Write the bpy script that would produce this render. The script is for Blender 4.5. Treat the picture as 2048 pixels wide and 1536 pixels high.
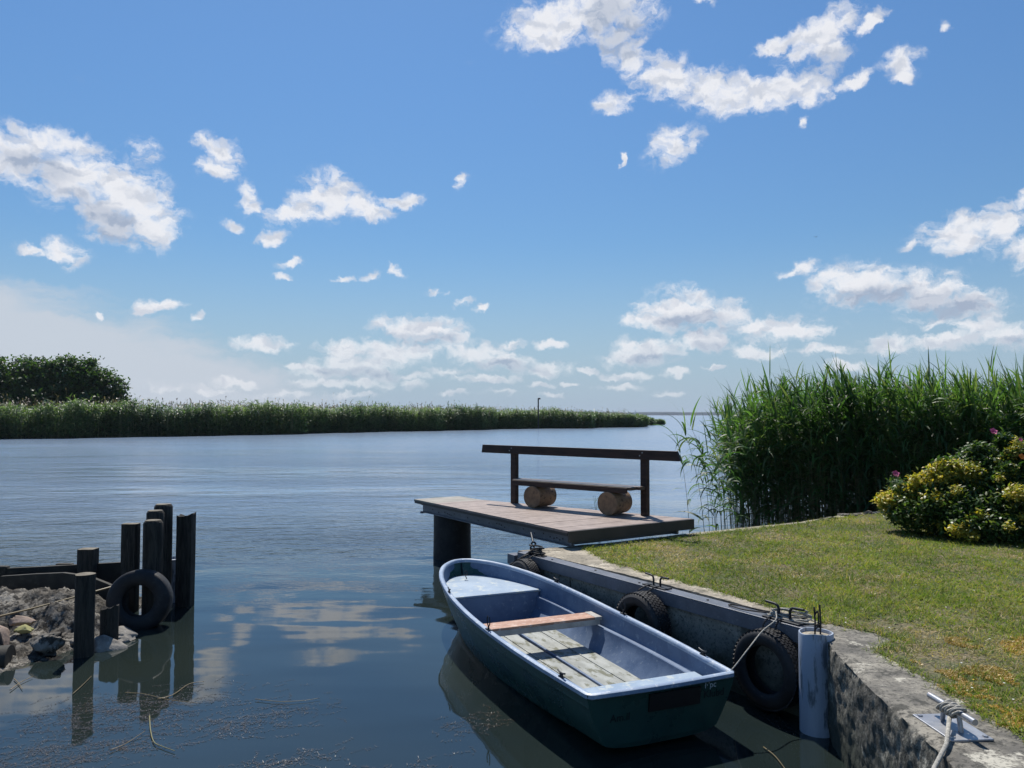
import bpy, bmesh, math, random
import numpy as np
from mathutils import Vector, Matrix, noise
from mathutils.geometry import tessellate_polygon
for o in list(bpy.data.objects): bpy.data.objects.remove(o)
C = bpy.context.scene.collection
R = math.radians
rng = np.random.default_rng(7); random.seed(7)
SC = bpy.context.scene

# ------------------------------------------------------------------ camera
F = 1560.0; H = 2.3; PITCH = math.atan(62/F)
cd = bpy.data.cameras.new('camera'); cam = bpy.data.objects.new('camera', cd); C.objects.link(cam)
cd.sensor_width = 36; cd.lens = 36*F/2048; cd.clip_start = .05; cd.clip_end = 30000
cam.location = (0, 0, H); cam.rotation_euler = (R(90)+PITCH, 0, 0); SC.camera = cam

# ------------------------------------------------------------------ world
SUN_EL, SUN_AZ = 58, -10          # azimuth from +Y, negative = towards -X
w = bpy.data.worlds.new("World"); SC.world = w; w.use_nodes = True
NT = w.node_tree; NT.nodes.clear()
def nd(nt, t, **k):
    n = nt.nodes.new(t)
    for a, b in k.items():
        if a == 'ins':
            for i, v in b.items():
                if isinstance(v, bpy.types.NodeSocket): nt.links.new(v, n.inputs[i])
                else: n.inputs[i].default_value = v
        else: setattr(n, a, b)
    return n
def M_(nt, op, a, b=None, c=None, clamp=False):
    ins = {0: a}
    if b is not None: ins[1] = b
    if c is not None: ins[2] = c
    return nd(nt, 'ShaderNodeMath', operation=op, use_clamp=clamp, ins=ins).outputs[0]
def smooth(nt, x, lo, hi, a=0., b=1.):
    return nd(nt, 'ShaderNodeMapRange', interpolation_type='SMOOTHSTEP', ins={0: x, 1: lo, 2: hi, 3: a, 4: b}).outputs[0]
def mixc(nt, f, a, b, blend='MIX'):
    n = nd(nt, 'ShaderNodeMix', data_type='RGBA', blend_type=blend)
    for i, v in ((0, f), (6, a), (7, b)):
        if isinstance(v, bpy.types.NodeSocket): nt.links.new(v, n.inputs[i])
        else: n.inputs[i].default_value = v
    return n.outputs[2]
SKY_STR = 0.10
def build_world():
    nt = NT
    sky = nd(nt, 'ShaderNodeTexSky', sky_type='NISHITA', sun_disc=False, sun_elevation=R(SUN_EL), sun_rotation=R(SUN_AZ),
             altitude=0, air_density=1.0, dust_density=0.3, ozone_density=2.5)
    tc = nd(nt, 'ShaderNodeTexCoord')
    sep = nd(nt, 'ShaderNodeSeparateXYZ', ins={0: tc.outputs['Generated']})
    az = M_(nt, 'ARCTAN2', sep.outputs[0], sep.outputs[1]); el = M_(nt, 'ARCSINE', sep.outputs[2])
    U = M_(nt, 'MULTIPLY', az, 15.6); V = M_(nt, 'MULTIPLY', el, 15.6)
    uv = nd(nt, 'ShaderNodeCombineXYZ', ins={0: U, 1: V}).outputs[0]
    # domain warp
    n1 = nd(nt, 'ShaderNodeTexNoise', ins={'Vector': uv, 'Scale': 2.3, 'Detail': 6., 'Roughness': .62})
    wv = nd(nt, 'ShaderNodeVectorMath', operation='SUBTRACT', ins={0: n1.outputs['Color'], 1: (.5, .5, .5)}).outputs[0]
    wv = nd(nt, 'ShaderNodeVectorMath', operation='MULTIPLY', ins={0: wv, 1: (.60, .46, 0)}).outputs[0]
    p = nd(nt, 'ShaderNodeVectorMath', operation='ADD', ins={0: uv, 1: wv}).outputs[0]
    def ang(px, py):
        dx = (px-1024)/F; dz = (768-py)/F
        v = Vector((dx, math.cos(PITCH)-dz*math.sin(PITCH), math.sin(PITCH)+dz*math.cos(PITCH))).normalized()
        return math.atan2(v.x, v.y)*15.6, math.asin(v.z)*15.6
    def blob(px, py, rx, ry, rot=0, k=1.):
        u, v = ang(px, py); u1, _ = ang(px+rx, py); u0, _ = ang(px-rx, py)
        _, v1 = ang(px, py-ry); _, v0 = ang(px, py+ry)
        m = nd(nt, 'ShaderNodeMapping', vector_type='TEXTURE', ins={'Vector': p, 'Location': (u, v, 0),
               'Rotation': (0, 0, -R(rot)), 'Scale': ((u1-u0)/2*1.62, (v1-v0)/2*1.85, 1)}).outputs[0]
        g = nd(nt, 'ShaderNodeTexGradient', gradient_type='SPHERICAL', ins={0: m}).outputs['Fac']
        if k == 1 and rx < 32 and py < 640: k = .80
        elif k == 1 and rx < 50 and py < 640: k = .92
        return g if k == 1 else M_(nt, 'MULTIPLY', g, k)
    def union(lst):
        acc = None
        for b in lst:
            g = blob(*b)
            acc = g if acc is None else M_(nt, 'MAXIMUM', acc, g)
        return acc
    cum = [(45,315,95,50,5),(150,350,115,60,22),(255,405,105,62,30),(300,455,55,30,10),(290,302,28,24),(215,430,90,40,30),
     (400,280,26,14,10),(440,300,46,20,20),(440,335,40,24,-15),(495,395,22,30,-20),(505,415,22,14,0),
     (655,395,62,38,0),(590,425,62,20,-18),(725,412,60,20,5),(800,405,38,13,-12),(125,508,48,22,6),(60,500,28,9),
     (545,473,32,12,-8),(468,452,24,10,25),(578,530,30,9,-8),(568,558,22,7),(690,558,20,5),(745,554,24,8,-10),(792,543,18,8,40),
     (872,585,26,6,0,.75),(925,607,20,7,-20,.85),(960,611,18,7,-15),(320,612,46,12,-5),(285,624,20,6),(392,632,14,7,-50),(203,629,12,6),
     (525,687,60,13),(922,360,9,15,25,.85),(1243,320,7,12,0,.8),(1605,245,9,9,0,.8),(1898,58,14,10,30,.85),(1410,0,24,8,0,.8),
     (1110,45,100,42,-8),(1200,20,110,50),(1060,72,52,24,15),(1240,80,40,45,70),(1270,125,48,28,30),
     (1335,155,72,38,15),(1440,185,88,38,12),(1540,180,95,34,-5),(1620,188,55,22),
     (1640,70,80,34,-20),(1650,105,48,40),(1745,42,42,14,-35),(1560,88,50,14,-8),(1715,160,42,14,-15),(1805,120,38,26,20),(1800,150,30,14,30),
     (1230,205,42,20,-8),(1340,292,46,30,-25),(1385,282,24,18,-40),
     (1720,570,100,36,3),(1615,538,26,15),(1850,585,105,36,10),(1940,612,80,28,12),(1580,545,24,7,-20),
     (1925,470,85,34,5),(2000,450,60,34,-25),(2045,505,34,30),(2045,395,16,20),(1820,495,22,9,-15),
     (1360,625,82,40),(1450,630,48,26),(1295,640,46,16)]
    low = [(840,655,84,20),(880,675,66,12),(700,700,66,17),(790,700,92,22),(715,730,90,20),(660,745,70,14),(750,750,60,16),
     (640,765,70,10),(735,770,46,8),(955,705,72,20,6),(1010,722,80,18,12),(1100,738,46,14),(975,758,66,8),(822,768,24,8),(465,768,46,10),(440,784,60,6,0,.7),
     (1020,688,26,7),(1100,688,28,8),(1300,700,68,20),(1275,716,72,14),(1415,680,60,20),(1560,660,100,22),(1510,705,60,12),(1250,750,46,9),
     (1345,745,28,8),(1330,785,34,6,0,.8),(1780,690,56,18),(1900,680,90,13),(2010,672,60,20),(1955,650,70,14,0,.8),(1870,640,70,14,0,.7),
     (1700,735,50,10),(1650,700,60,10,0,.7),(1085,770,30,5),(1140,771,14,4),(1100,790,40,4,0,.7),(900,785,30,4,0,.8),(1000,785,40,5,0,.75),(1430,735,20,5),(560,790,60,6,0,.8),(350,775,60,7,0,.7),(700,792,60,5,0,.8),(820,752,40,8,0,.8),(900,742,40,9,0,.8),(1180,745,22,6),(1240,775,50,6,0,.8),(600,735,30,7,0,.8)]
    D1 = union(cum); D2 = union(low)
    DD = M_(nt, 'MAXIMUM', D1, D2)
    def fbm(vec, s, det=9., rg=.62): return nd(nt, 'ShaderNodeTexNoise', ins={'Vector': vec, 'Scale': s, 'Detail': det, 'Roughness': rg}).outputs['Fac']
    sq = nd(nt, 'ShaderNodeVectorMath', operation='MULTIPLY', ins={0: p, 1: (1, 1.5, 1)}).outputs[0]
    f1 = fbm(sq, 2.5, 9., .56)
    off = nd(nt, 'ShaderNodeVectorMath', operation='ADD', ins={0: sq, 1: (-.02, .22, 0)}).outputs[0]
    f2 = fbm(off, 2.1, 5., .5)
    f3 = fbm(sq, 2.1, 5., .5)
    off2 = nd(nt, 'ShaderNodeVectorMath', operation='MULTIPLY', ins={0: sq, 1: (2.2, 2.6, 1)}).outputs[0]
    # density
    d = M_(nt, 'ADD', DD, M_(nt, 'MULTIPLY', M_(nt, 'SUBTRACT', f1, .5), 1.85))
    # fine erosion of thin edges into wisps
    wsp = nd(nt, 'ShaderNodeVectorMath', operation='MULTIPLY', ins={0: p, 1: (3.2, 4.6, 1)}).outputs[0]
    ero = M_(nt, 'MULTIPLY', M_(nt, 'SUBTRACT', .62, fbm(wsp, 2.2, 7., .7)), smooth(nt, d, .75, .15, 0., .9))
    alpha = smooth(nt, M_(nt, 'SUBTRACT', d, ero), .0, .85)
    mask = smooth(nt, DD, .03, .42); alpha = M_(nt, 'MULTIPLY', alpha, mask)
    # relief: the side facing the sun (up) is bright, thick undersides are grey
    rel = M_(nt, 'SUBTRACT', f3, f2)
    lit = smooth(nt, rel, -.16, .06)
    grey = union([(1760,600,90,22),(1900,612,90,22,8),(1390,648,70,20),(205,440,85,26,25),(70,335,70,20,10),(1235,55,55,45,30),(1660,130,60,20),(1310,722,50,12),(2020,690,50,14),(1430,700,30,14),(840,675,70,10),(720,750,70,10),(1010,735,60,10)])
    grey = smooth(nt, grey, .0, .55)
    thick = M_(nt, 'MULTIPLY', smooth(nt, d, .35, 1.0), .16)
    shade = M_(nt, 'ADD', M_(nt, 'MULTIPLY', M_(nt, 'SUBTRACT', 1., lit), .40), M_(nt, 'MULTIPLY', grey, .5), clamp=True)
    shade = M_(nt, 'ADD', shade, thick, clamp=True)
    k = 1/SKY_STR
    ccol = mixc(nt, shade, (.76*k, .76*k, .78*k, 1), (.31*k, .365*k, .47*k, 1))
    # thin high veil low on the left
    v1 = blob(60, 765, 620, 135, 12); cs = nd(nt, 'ShaderNodeVectorMath', operation='MULTIPLY', ins={0: p, 1: (.35, 1.8, 1)}).outputs[0]
    veil = M_(nt, 'ADD', v1, M_(nt, 'MULTIPLY', M_(nt, 'SUBTRACT', fbm(cs, 1.3, 7., .6), .5), .75))
    veil = M_(nt, 'MULTIPLY', smooth(nt, veil, .12, .46), .92)
    # horizon haze glow
    hz = M_(nt, 'MULTIPLY', smooth(nt, V, -.4, 3.6, 1., 0.), .95)
    skc = mixc(nt, 1., sky.outputs[0], mixc(nt, smooth(nt, V, 1., 7.5), (.475, .63, .715, 1), (.51, .735, .90, 1)), 'MULTIPLY')
    base = mixc(nt, hz, skc, (.315*k, .40*k, .51*k, 1))
    base = mixc(nt, veil, base, (.47*k, .515*k, .58*k, 1))
    # low distant clouds fade into the air
    fade = smooth(nt, V, .1, 2.0, .55, 1.)
    out = mixc(nt, M_(nt, 'MULTIPLY', alpha, M_(nt, 'MULTIPLY', fade, .97)), base, ccol)
    bg = nd(nt, 'ShaderNodeBackground', ins={'Color': out, 'Strength': SKY_STR})
    o = nd(nt, 'ShaderNodeOutputWorld'); nt.links.new(bg.outputs[0], o.inputs[0])
build_world()
w.cycles.sampling_method = 'MANUAL'; w.cycles.sample_map_resolution = 512

# ------------------------------------------------------------------ sun + exposure
sd = bpy.data.lights.new('sun', 'SUN'); sd.energy = 4.6; sd.angle = R(.55); sd.color = (1, .95, .87)
so = bpy.data.objects.new('sun', sd); C.objects.link(so)
sdir = Vector((math.sin(R(SUN_AZ))*math.cos(R(SUN_EL)), math.cos(R(SUN_AZ))*math.cos(R(SUN_EL)), math.sin(R(SUN_EL))))
so.rotation_euler = (-sdir).to_track_quat('-Z', 'Y').to_euler(); so.location = (0, 20, 30)
SC.view_settings.view_transform = 'Standard'; SC.view_settings.look = 'None'
SC.view_settings.exposure = 0.3; SC.view_settings.gamma = 1
SC.render.engine = 'CYCLES'
SC.cycles.max_bounces = 6; SC.cycles.diffuse_bounces = 2; SC.cycles.glossy_bounces = 3; SC.cycles.transmission_bounces = 2; SC.cycles.transparent_max_bounces = 4
SC.cycles.caustics_reflective = False; SC.cycles.caustics_refractive = False

# ------------------------------------------------------------------ helpers
def G(x, y, z=0., Y=None):
    """ground point seen at photo pixel x,y on the horizontal plane z (or at distance Y)"""
    dx = (x-1024)/F; dz = (768-y)/F
    vx, vy, vz = dx, math.cos(PITCH)-dz*math.sin(PITCH), math.sin(PITCH)+dz*math.cos(PITCH)
    t = (z-H)/vz if Y is None else Y/vy
    return Vector((vx*t, vy*t, H+vz*t))
def tag(o, label=None, cat=None, group=None, kind=None):
    for k_, v in (('label', label), ('category', cat), ('group', group), ('kind', kind)):
        if v: o[k_] = v
    return o
def empty(name, loc=(0, 0, 0), rz=0., **k):
    o = bpy.data.objects.new(name, None); C.objects.link(o); o.location = loc; o.rotation_euler = (0, 0, rz)
    o.empty_display_size = .1; tag(o, **k); return o
def link(name, me, mats, parent=None, **k):
    o = bpy.data.objects.new(name, me); C.objects.link(o)
    if not isinstance(mats, (list, tuple)): mats = [mats]
    for m in mats: me.materials.append(m)
    if parent: o.parent = parent
    tag(o, **k); return o
class MB:
    def __init__(s): s.v = []; s.f = []
    def add(s, V, Fs):
        n = len(s.v); s.v += [tuple(v) for v in V]; s.f += [tuple(i+n for i in f) for f in Fs]; return s
    def box(s, c, d, rz=0., M=None):
        x, y, z = d[0]/2, d[1]/2, d[2]/2
        V = [Vector((a*x, b*y, e*z)) for e in (-1, 1) for a, b in ((-1, -1), (1, -1), (1, 1), (-1, 1))]
        m = M if M is not None else Matrix.Rotation(rz, 3, 'Z')
        V = [m @ v + Vector(c) for v in V]
        return s.add(V, [(0, 3, 2, 1), (4, 5, 6, 7), (0, 1, 5, 4), (1, 2, 6, 5), (2, 3, 7, 6), (3, 0, 4, 7)])
    def beam(s, a, b, w_, h, up=(0, 0, 1)):
        a, b = Vector(a), Vector(b); x = (b-a); L = x.length; x.normalize()
        y = Vector(up).cross(x).normalized(); z = x.cross(y)
        return s.box((a+b)/2, (L, w_, h), M=Matrix((x, y, z)).transposed())
    def prism(s, poly, z0, z1):
        n = len(poly); V = [(p[0], p[1], z0) for p in poly]+[(p[0], p[1], z1) for p in poly]
        return s.add(V, [tuple(range(n))[::-1], tuple(range(n, 2*n))]+[(i, (i+1) % n, n+(i+1) % n, n+i) for i in range(n)])
    def tube(s, pts, r, n=8, cap=True):
        pts = [Vector(p) for p in pts]; rs = r if isinstance(r, (list, tuple)) else [r]*len(pts)
        V = []; up = None
        for i, p in enumerate(pts):
            t = (pts[min(i+1, len(pts)-1)]-pts[max(i-1, 0)]).normalized()
            if up is None: up = Vector((0, 0, 1)) if abs(t.z) < .9 else Vector((1, 0, 0))
            x = (up - t*up.dot(t)).normalized(); up = x; y = t.cross(x)
            V += [p+(x*math.cos(a)+y*math.sin(a))*rs[i] for a in [2*math.pi*j/n for j in range(n)]]
        Fs = [(i*n+j, i*n+(j+1) % n, (i+1)*n+(j+1) % n, (i+1)*n+j) for i in range(len(pts)-1) for j in range(n)]
        if cap: Fs += [tuple(range(n))[::-1], tuple(range((len(pts)-1)*n, len(pts)*n))]
        return s.add(V, Fs)
    def lathe(s, prof, n=32, closed=False, axis='Z'):
        m = len(prof); V = []
        for j in range(n):
            a = 2*math.pi*j/n
            for r, h in prof:
                V.append((r*math.cos(a), r*math.sin(a), h) if axis == 'Z' else (h, r*math.cos(a), r*math.sin(a)))
        Fs = []
        for j in range(n):
            for i in range(m if closed else m-1):
                k2 = (i+1) % m; Fs.append((j*m+i, ((j+1) % n)*m+i, ((j+1) % n)*m+k2, j*m+k2))
        return s.add(V, Fs)
    def xf(s, M, i0=0):
        s.v[i0:] = [tuple(M @ Vector(v)) for v in s.v[i0:]]; return s
    def build(s, name, mats, parent=None, smooth_=False, bev=0., fix=True, **k):
        me = bpy.data.meshes.new(name); me.from_pydata(s.v, [], s.f)
        bm = bmesh.new(); bm.from_mesh(me)
        if fix: bmesh.ops.recalc_face_normals(bm, faces=bm.faces)
        bm.to_mesh(me); bm.free()
        o = link(name, me, mats, parent, **k)
        if smooth_:
            me.shade_smooth()
            if smooth_ != True:
                try: me.set_sharp_from_angle(angle=R(smooth_))
                except Exception: pass
        if bev:
            b = o.modifiers.new('bevel', 'BEVEL'); b.width = bev; b.segments = 2; b.limit_method = 'ANGLE'; b.angle_limit = R(35)
        return o
def catmull(P, n=8):
    P = [Vector(p) for p in P]; P = [P[0]*2-P[1]]+P+[P[-1]*2-P[-2]]; out = []
    for i in range(1, len(P)-2):
        for j in range(n):
            t = j/n; a, b, c, d = P[i-1:i+3]
            out.append(.5*((2*b)+(c-a)*t+(2*a-5*b+4*c-d)*t*t+(3*b-a-3*c+d)*t**3))
    out.append(P[-2]); return out
def mesh_np(name, V, Fa, mi=None, fa=None):
    me = bpy.data.meshes.new(name); m, k = Fa.shape
    me.vertices.add(len(V)); me.vertices.foreach_set('co', np.ascontiguousarray(V, np.float32).ravel())
    me.loops.add(m*k); me.loops.foreach_set('vertex_index', np.ascontiguousarray(Fa, np.int32).ravel())
    me.polygons.add(m); me.polygons.foreach_set('loop_start', np.arange(0, m*k, k, dtype=np.int32))
    try: me.polygons.foreach_set('loop_total', np.full(m, k, np.int32))
    except Exception: pass
    if mi is not None: me.polygons.foreach_set('material_index', np.ascontiguousarray(mi, np.int32))
    me.update(calc_edges=True); me.validate(); return me
def ribbons(P, az, el, L, W, bend, S=4, prof=None, twist=0.):
    """strips starting at P, heading az/el, curving down by bend"""
    N = len(P); az, el, L, W, bend = [np.broadcast_to(np.asarray(a, float), (N,)) for a in (az, el, L, W, bend)]
    side = np.stack([-np.sin(az), np.cos(az), np.zeros(N)], 1)
    if prof is None: prof = lambda t: np.clip(np.minimum(t*5+.35, 1)*(1-t**2.2)+.02, 0, 1)
    cur = np.array(P, float); V = np.zeros((N, S+1, 2, 3))
    for s in range(S+1):
        t = s/S; e = el-bend*t
        hw = (W*prof(t)*.5)[:, None]; sd_ = side.copy()
        if twist is not None:
            tw = np.broadcast_to(np.asarray(twist, float), (N,))
            nrm = np.stack([-np.cos(az)*np.sin(e), -np.sin(az)*np.sin(e), np.cos(e)], 1)
            sd_ = side*np.cos(tw)[:, None]+nrm*np.sin(tw)[:, None]
        V[:, s, 0] = cur-sd_*hw; V[:, s, 1] = cur+sd_*hw
        if s < S:
            e2 = el-bend*(t+.5/S)
            cur = cur+np.stack([np.cos(az)*np.cos(e2), np.sin(az)*np.cos(e2), np.sin(e2)], 1)*(L/S)[:, None]
    b = (np.arange(N)*(S+1)*2)[:, None]+np.arange(S)[None, :]*2
    Fa = np.stack([b, b+1, b+3, b+2], -1).reshape(-1, 4)
    return V.reshape(-1, 3), Fa, cur
def join(parts):
    V = []; Fs = []; M = []; n = 0
    for v, f, m in parts:
        V.append(v); Fs.append(f+n); M.append(np.full(len(f), m)); n += len(v)
    return np.concatenate(V), np.concatenate(Fs), np.concatenate(M)
def inside(pts, poly):
    x, y = pts[:, 0], pts[:, 1]; r = np.zeros(len(x), bool); n = len(poly)
    for i in range(n):
        x1, y1 = poly[i][:2]; x2, y2 = poly[(i+1) % n][:2]
        c = ((y1 > y) != (y2 > y)) & (x < (x2-x1)*(y-y1)/((y2-y1) or 1e-9)+x1); r ^= c
    return r

# ------------------------------------------------------------------ materials
def newmat(name):
    m = bpy.data.materials.new(name); m.use_nodes = True; nt = m.node_tree
    b = nt.nodes['Principled BSDF']; return m, nt, b
def c4(c): return (c[0], c[1], c[2], 1)
def mat(name, c1, c2=None, scale=6., rough=.7, bump=0., bscale=None, stretch=(1, 1, 1), metal=0., lo=.35, hi=.65, c3=None, s3=30., f3=.5, spec=.5, bdist=.01, t3=.6, rv=0.):
    m, nt, b = newmat(name); c2 = c2 or c1
    tc = nd(nt, 'ShaderNodeTexCoord'); mp = nd(nt, 'ShaderNodeMapping', ins={'Vector': tc.outputs['Object'], 'Scale': stretch}).outputs[0]
    n = nd(nt, 'ShaderNodeTexNoise', ins={'Vector': mp, 'Scale': scale, 'Detail': 7., 'Roughness': .62})
    col = mixc(nt, smooth(nt, n.outputs['Fac'], lo, hi), c4(c1), c4(c2))
    if c3:
        n3 = nd(nt, 'ShaderNodeTexNoise', ins={'Vector': mp, 'Scale': s3, 'Detail': 6., 'Roughness': .65})
        col = mixc(nt, M_(nt, 'MULTIPLY', smooth(nt, n3.outputs['Fac'], t3-.04, t3+.06), f3), col, c4(c3))
    nt.links.new(col, b.inputs['Base Color']); b.inputs['Metallic'].default_value = metal
    b.inputs['Specular IOR Level'].default_value = spec
    if rv: nt.links.new(smooth(nt, n.outputs['Fac'], .3, .7, rough-rv, rough+rv), b.inputs['Roughness'])
    else: b.inputs['Roughness'].default_value = rough
    if bump:
        nb = nd(nt, 'ShaderNodeTexNoise', ins={'Vector': mp, 'Scale': bscale or scale*4, 'Detail': 6., 'Roughness': .65})
        bp = nd(nt, 'ShaderNodeBump', ins={'Height': nb.outputs['Fac'], 'Strength': bump, 'Distance': bdist})
        nt.links.new(bp.outputs[0], b.inputs['Normal'])
    return m
def leafmat(name, cols, rough=.45, trans=.35, scale=.5, spec=.5):
    """random per leaf island between the given colours, with light through the leaf"""
    m, nt, b = newmat(name); g = nd(nt, 'ShaderNodeNewGeometry')
    r = nd(nt, 'ShaderNodeValToRGB', ins={0: g.outputs['Random Per Island']}); e = r.color_ramp.elements
    e[0].color = c4(cols[0]); e[0].position = 0; e[1].color = c4(cols[-1]); e[1].position = 1
    for i, c in enumerate(cols[1:-1]): x = e.new((i+1)/(len(cols)-1)); x.color = c4(c)
    n = nd(nt, 'ShaderNodeTexNoise', ins={'Vector': g.outputs['Position'], 'Scale': scale, 'Detail': 3.})
    col = mixc(nt, 1., r.outputs[0], nd(nt, 'ShaderNodeCombineColor', ins={0: smooth(nt, n.outputs['Fac'], .3, .7, .7, 1.3), 1: smooth(nt, n.outputs['Fac'], .3, .7, .75, 1.2), 2: smooth(nt, n.outputs['Fac'], .3, .7, .75, 1.1)}).outputs[0], 'MULTIPLY')
    nt.links.new(col, b.inputs['Base Color']); b.inputs['Roughness'].default_value = rough; b.inputs['Specular IOR Level'].default_value = spec
    t = nd(nt, 'ShaderNodeBsdfTranslucent'); nt.links.new(mixc(nt, 1., col, (1.25, 1.35, .55, 1), 'MULTIPLY'), t.inputs[0])
    mx = nd(nt, 'ShaderNodeMixShader', ins={0: trans}); nt.links.new(b.outputs[0], mx.inputs[1]); nt.links.new(t.outputs[0], mx.inputs[2])
    nt.links.new(mx.outputs[0], nt.nodes['Material Output'].inputs['Surface']); return m

def water_mat():
    m, nt, b = newmat('water'); g = nd(nt, 'ShaderNodeNewGeometry'); pos = g.outputs['Position']
    sp = nd(nt, 'ShaderNodeSeparateXYZ', ins={0: pos}); X, Y = sp.outputs[0], sp.outputs[1]
    def nz(sc, st, det=2., rg=.5, off=0, w_=0.):
        mp = nd(nt, 'ShaderNodeMapping', ins={'Vector': pos, 'Scale': st, 'Location': (off, off, 0), 'Rotation': (0, 0, w_)}).outputs[0]
        return nd(nt, 'ShaderNodeTexNoise', ins={'Vector': mp, 'Scale': sc, 'Detail': det, 'Roughness': rg}).outputs['Fac']
    patch = nz(.16, (.35, 1, 1), 4., .6, 3)
    # exposed water further out is rougher, the basin by the quay is sheltered
    dist = M_(nt, 'ADD', Y, M_(nt, 'MULTIPLY', X, -.35))
    far = smooth(nt, M_(nt, 'ADD', dist, M_(nt, 'MULTIPLY', M_(nt, 'SUBTRACT', patch, .5), 8.)), 8.5, 17.); near2 = smooth(nt, dist, 7., 14., .30, 1.)
    pf = M_(nt, 'MULTIPLY', smooth(nt, patch, .38, .62, .35, 1.35), smooth(nt, Y, 25., 150., 1., .5))
    a = M_(nt, 'MULTIPLY', M_(nt, 'MULTIPLY', nz(.75, (.55, 1.1, 1), 1., .4, 0, .15), .045), M_(nt, 'MULTIPLY', near2, smooth(nt, Y, 25., 150., 1., .5)))
    bb = M_(nt, 'MULTIPLY', M_(nt, 'MULTIPLY', nz(3.6, (.5, 1, 1), 2., .5, 5, -.2), .036), M_(nt, 'MULTIPLY', far, pf))
    c = M_(nt, 'MULTIPLY', M_(nt, 'MULTIPLY', nz(11., (.55, 1, 1), 3., .55, 9, .1), .017), M_(nt, 'MULTIPLY', far, pf))
    c2 = M_(nt, 'MULTIPLY', nz(2.2, (.35, 1, 1), 1., .4, 2), .0045)
    h = M_(nt, 'ADD', M_(nt, 'ADD', a, bb), M_(nt, 'ADD', c, c2))
    bp = nd(nt, 'ShaderNodeBump', ins={'Height': h, 'Strength': 1., 'Distance': 1.})
    nt.links.new(bp.outputs[0], b.inputs['Normal'])
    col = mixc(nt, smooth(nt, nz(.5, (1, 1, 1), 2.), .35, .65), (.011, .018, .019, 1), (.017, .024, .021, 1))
    # open lagoon: paled base colour stands for reflected sky, unresolved ripples read as roughness
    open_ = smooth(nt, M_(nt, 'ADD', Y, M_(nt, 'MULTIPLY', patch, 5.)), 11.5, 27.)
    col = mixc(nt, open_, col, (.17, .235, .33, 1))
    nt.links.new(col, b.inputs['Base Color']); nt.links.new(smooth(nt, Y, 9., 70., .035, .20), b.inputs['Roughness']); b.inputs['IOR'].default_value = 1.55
    return m
def concrete(name, a=(.20, .19, .17), b_=(.42, .40, .34), dark=(.04, .04, .035), light=(.6, .58, .5), s=3., moss=None, rough_face=False):
    m, nt, b = newmat(name); g = nd(nt, 'ShaderNodeNewGeometry'); pos = g.outputs['Position']
    def nz(sc, det=8., rg=.65, off=0.):
        mp = nd(nt, 'ShaderNodeMapping', ins={'Vector': pos, 'Location': (off, off, off)}).outputs[0]
        return nd(nt, 'ShaderNodeTexNoise', ins={'Vector': mp, 'Scale': sc, 'Detail': det, 'Roughness': rg}).outputs['Fac']
    col = mixc(nt, smooth(nt, nz(s), .38, .6), c4(a), c4(b_))
    col = mixc(nt, M_(nt, 'MULTIPLY', smooth(nt, nz(s*2.2, off=7.), .54, .62), .8), col, c4(dark))
    col = mixc(nt, M_(nt, 'MULTIPLY', smooth(nt, nz(s*1.1, off=13.), .56, .61), .85), col, c4(light))
    col = mixc(nt, M_(nt, 'MULTIPLY', smooth(nt, nz(38., 4.), .52, .62), .7), col, c4(dark))
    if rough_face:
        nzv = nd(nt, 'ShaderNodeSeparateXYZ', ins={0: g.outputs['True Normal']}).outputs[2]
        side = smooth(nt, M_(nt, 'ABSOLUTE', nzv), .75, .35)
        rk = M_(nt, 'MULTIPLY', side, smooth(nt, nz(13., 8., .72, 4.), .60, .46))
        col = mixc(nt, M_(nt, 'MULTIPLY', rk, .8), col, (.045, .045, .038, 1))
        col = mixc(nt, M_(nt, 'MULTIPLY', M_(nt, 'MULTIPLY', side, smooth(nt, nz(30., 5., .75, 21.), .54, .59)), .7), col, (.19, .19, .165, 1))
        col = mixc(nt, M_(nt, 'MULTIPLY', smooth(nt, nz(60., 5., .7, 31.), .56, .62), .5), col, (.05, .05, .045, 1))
    if moss:
        sp = nd(nt, 'ShaderNodeSeparateXYZ', ins={0: pos})
        z = M_(nt, 'ADD', sp.outputs[2], M_(nt, 'MULTIPLY', M_(nt, 'SUBTRACT', nz(4., off=3.), .5), .6))
        col = mixc(nt, M_(nt, 'MULTIPLY', smooth(nt, z, .05, .5, 1., 0.), .85), col, c4(moss))
    nt.links.new(col, b.inputs['Base Color']); b.inputs['Roughness'].default_value = .88; b.inputs['Specular IOR Level'].default_value = .3
    h = M_(nt, 'ADD', M_(nt, 'MULTIPLY', nz(18., off=2.), .012), M_(nt, 'MULTIPLY', nz(70., 4.), .004))
    bp = nd(nt, 'ShaderNodeBump', ins={'Height': h, 'Strength': .9, 'Distance': 1.}); nt.links.new(bp.outputs[0], b.inputs['Normal'])
    return m
M = {}
M['water'] = water_mat()
M['conc'] = concrete('weathered_concrete', a=(.12, .113, .10), b_=(.27, .25, .21), light=(.50, .475, .40), moss=(.035, .045, .035), rough_face=True)
M['panel'] = concrete('concrete_panel', a=(.20, .19, .165), b_=(.31, .295, .255), dark=(.07, .068, .06), light=(.38, .36, .31), s=1.5, moss=(.05, .055, .03))
M['coping'] = concrete('coping_concrete', a=(.26, .23, .18), b_=(.42, .37, .29), dark=(.12, .11, .09), light=(.5, .45, .36), s=2.5)
M['steelcap'] = mat('grey_painted_steel', (.10, .11, .13), (.14, .15, .18), 4., .42, .15, 60., c3=(.25, .25, .26), s3=40., f3=.4, metal=.2)
M['blacksteel'] = mat('dark_steel', (.018, .02, .024), (.032, .034, .038), 6., .5, .2, 50., metal=.5)
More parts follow.
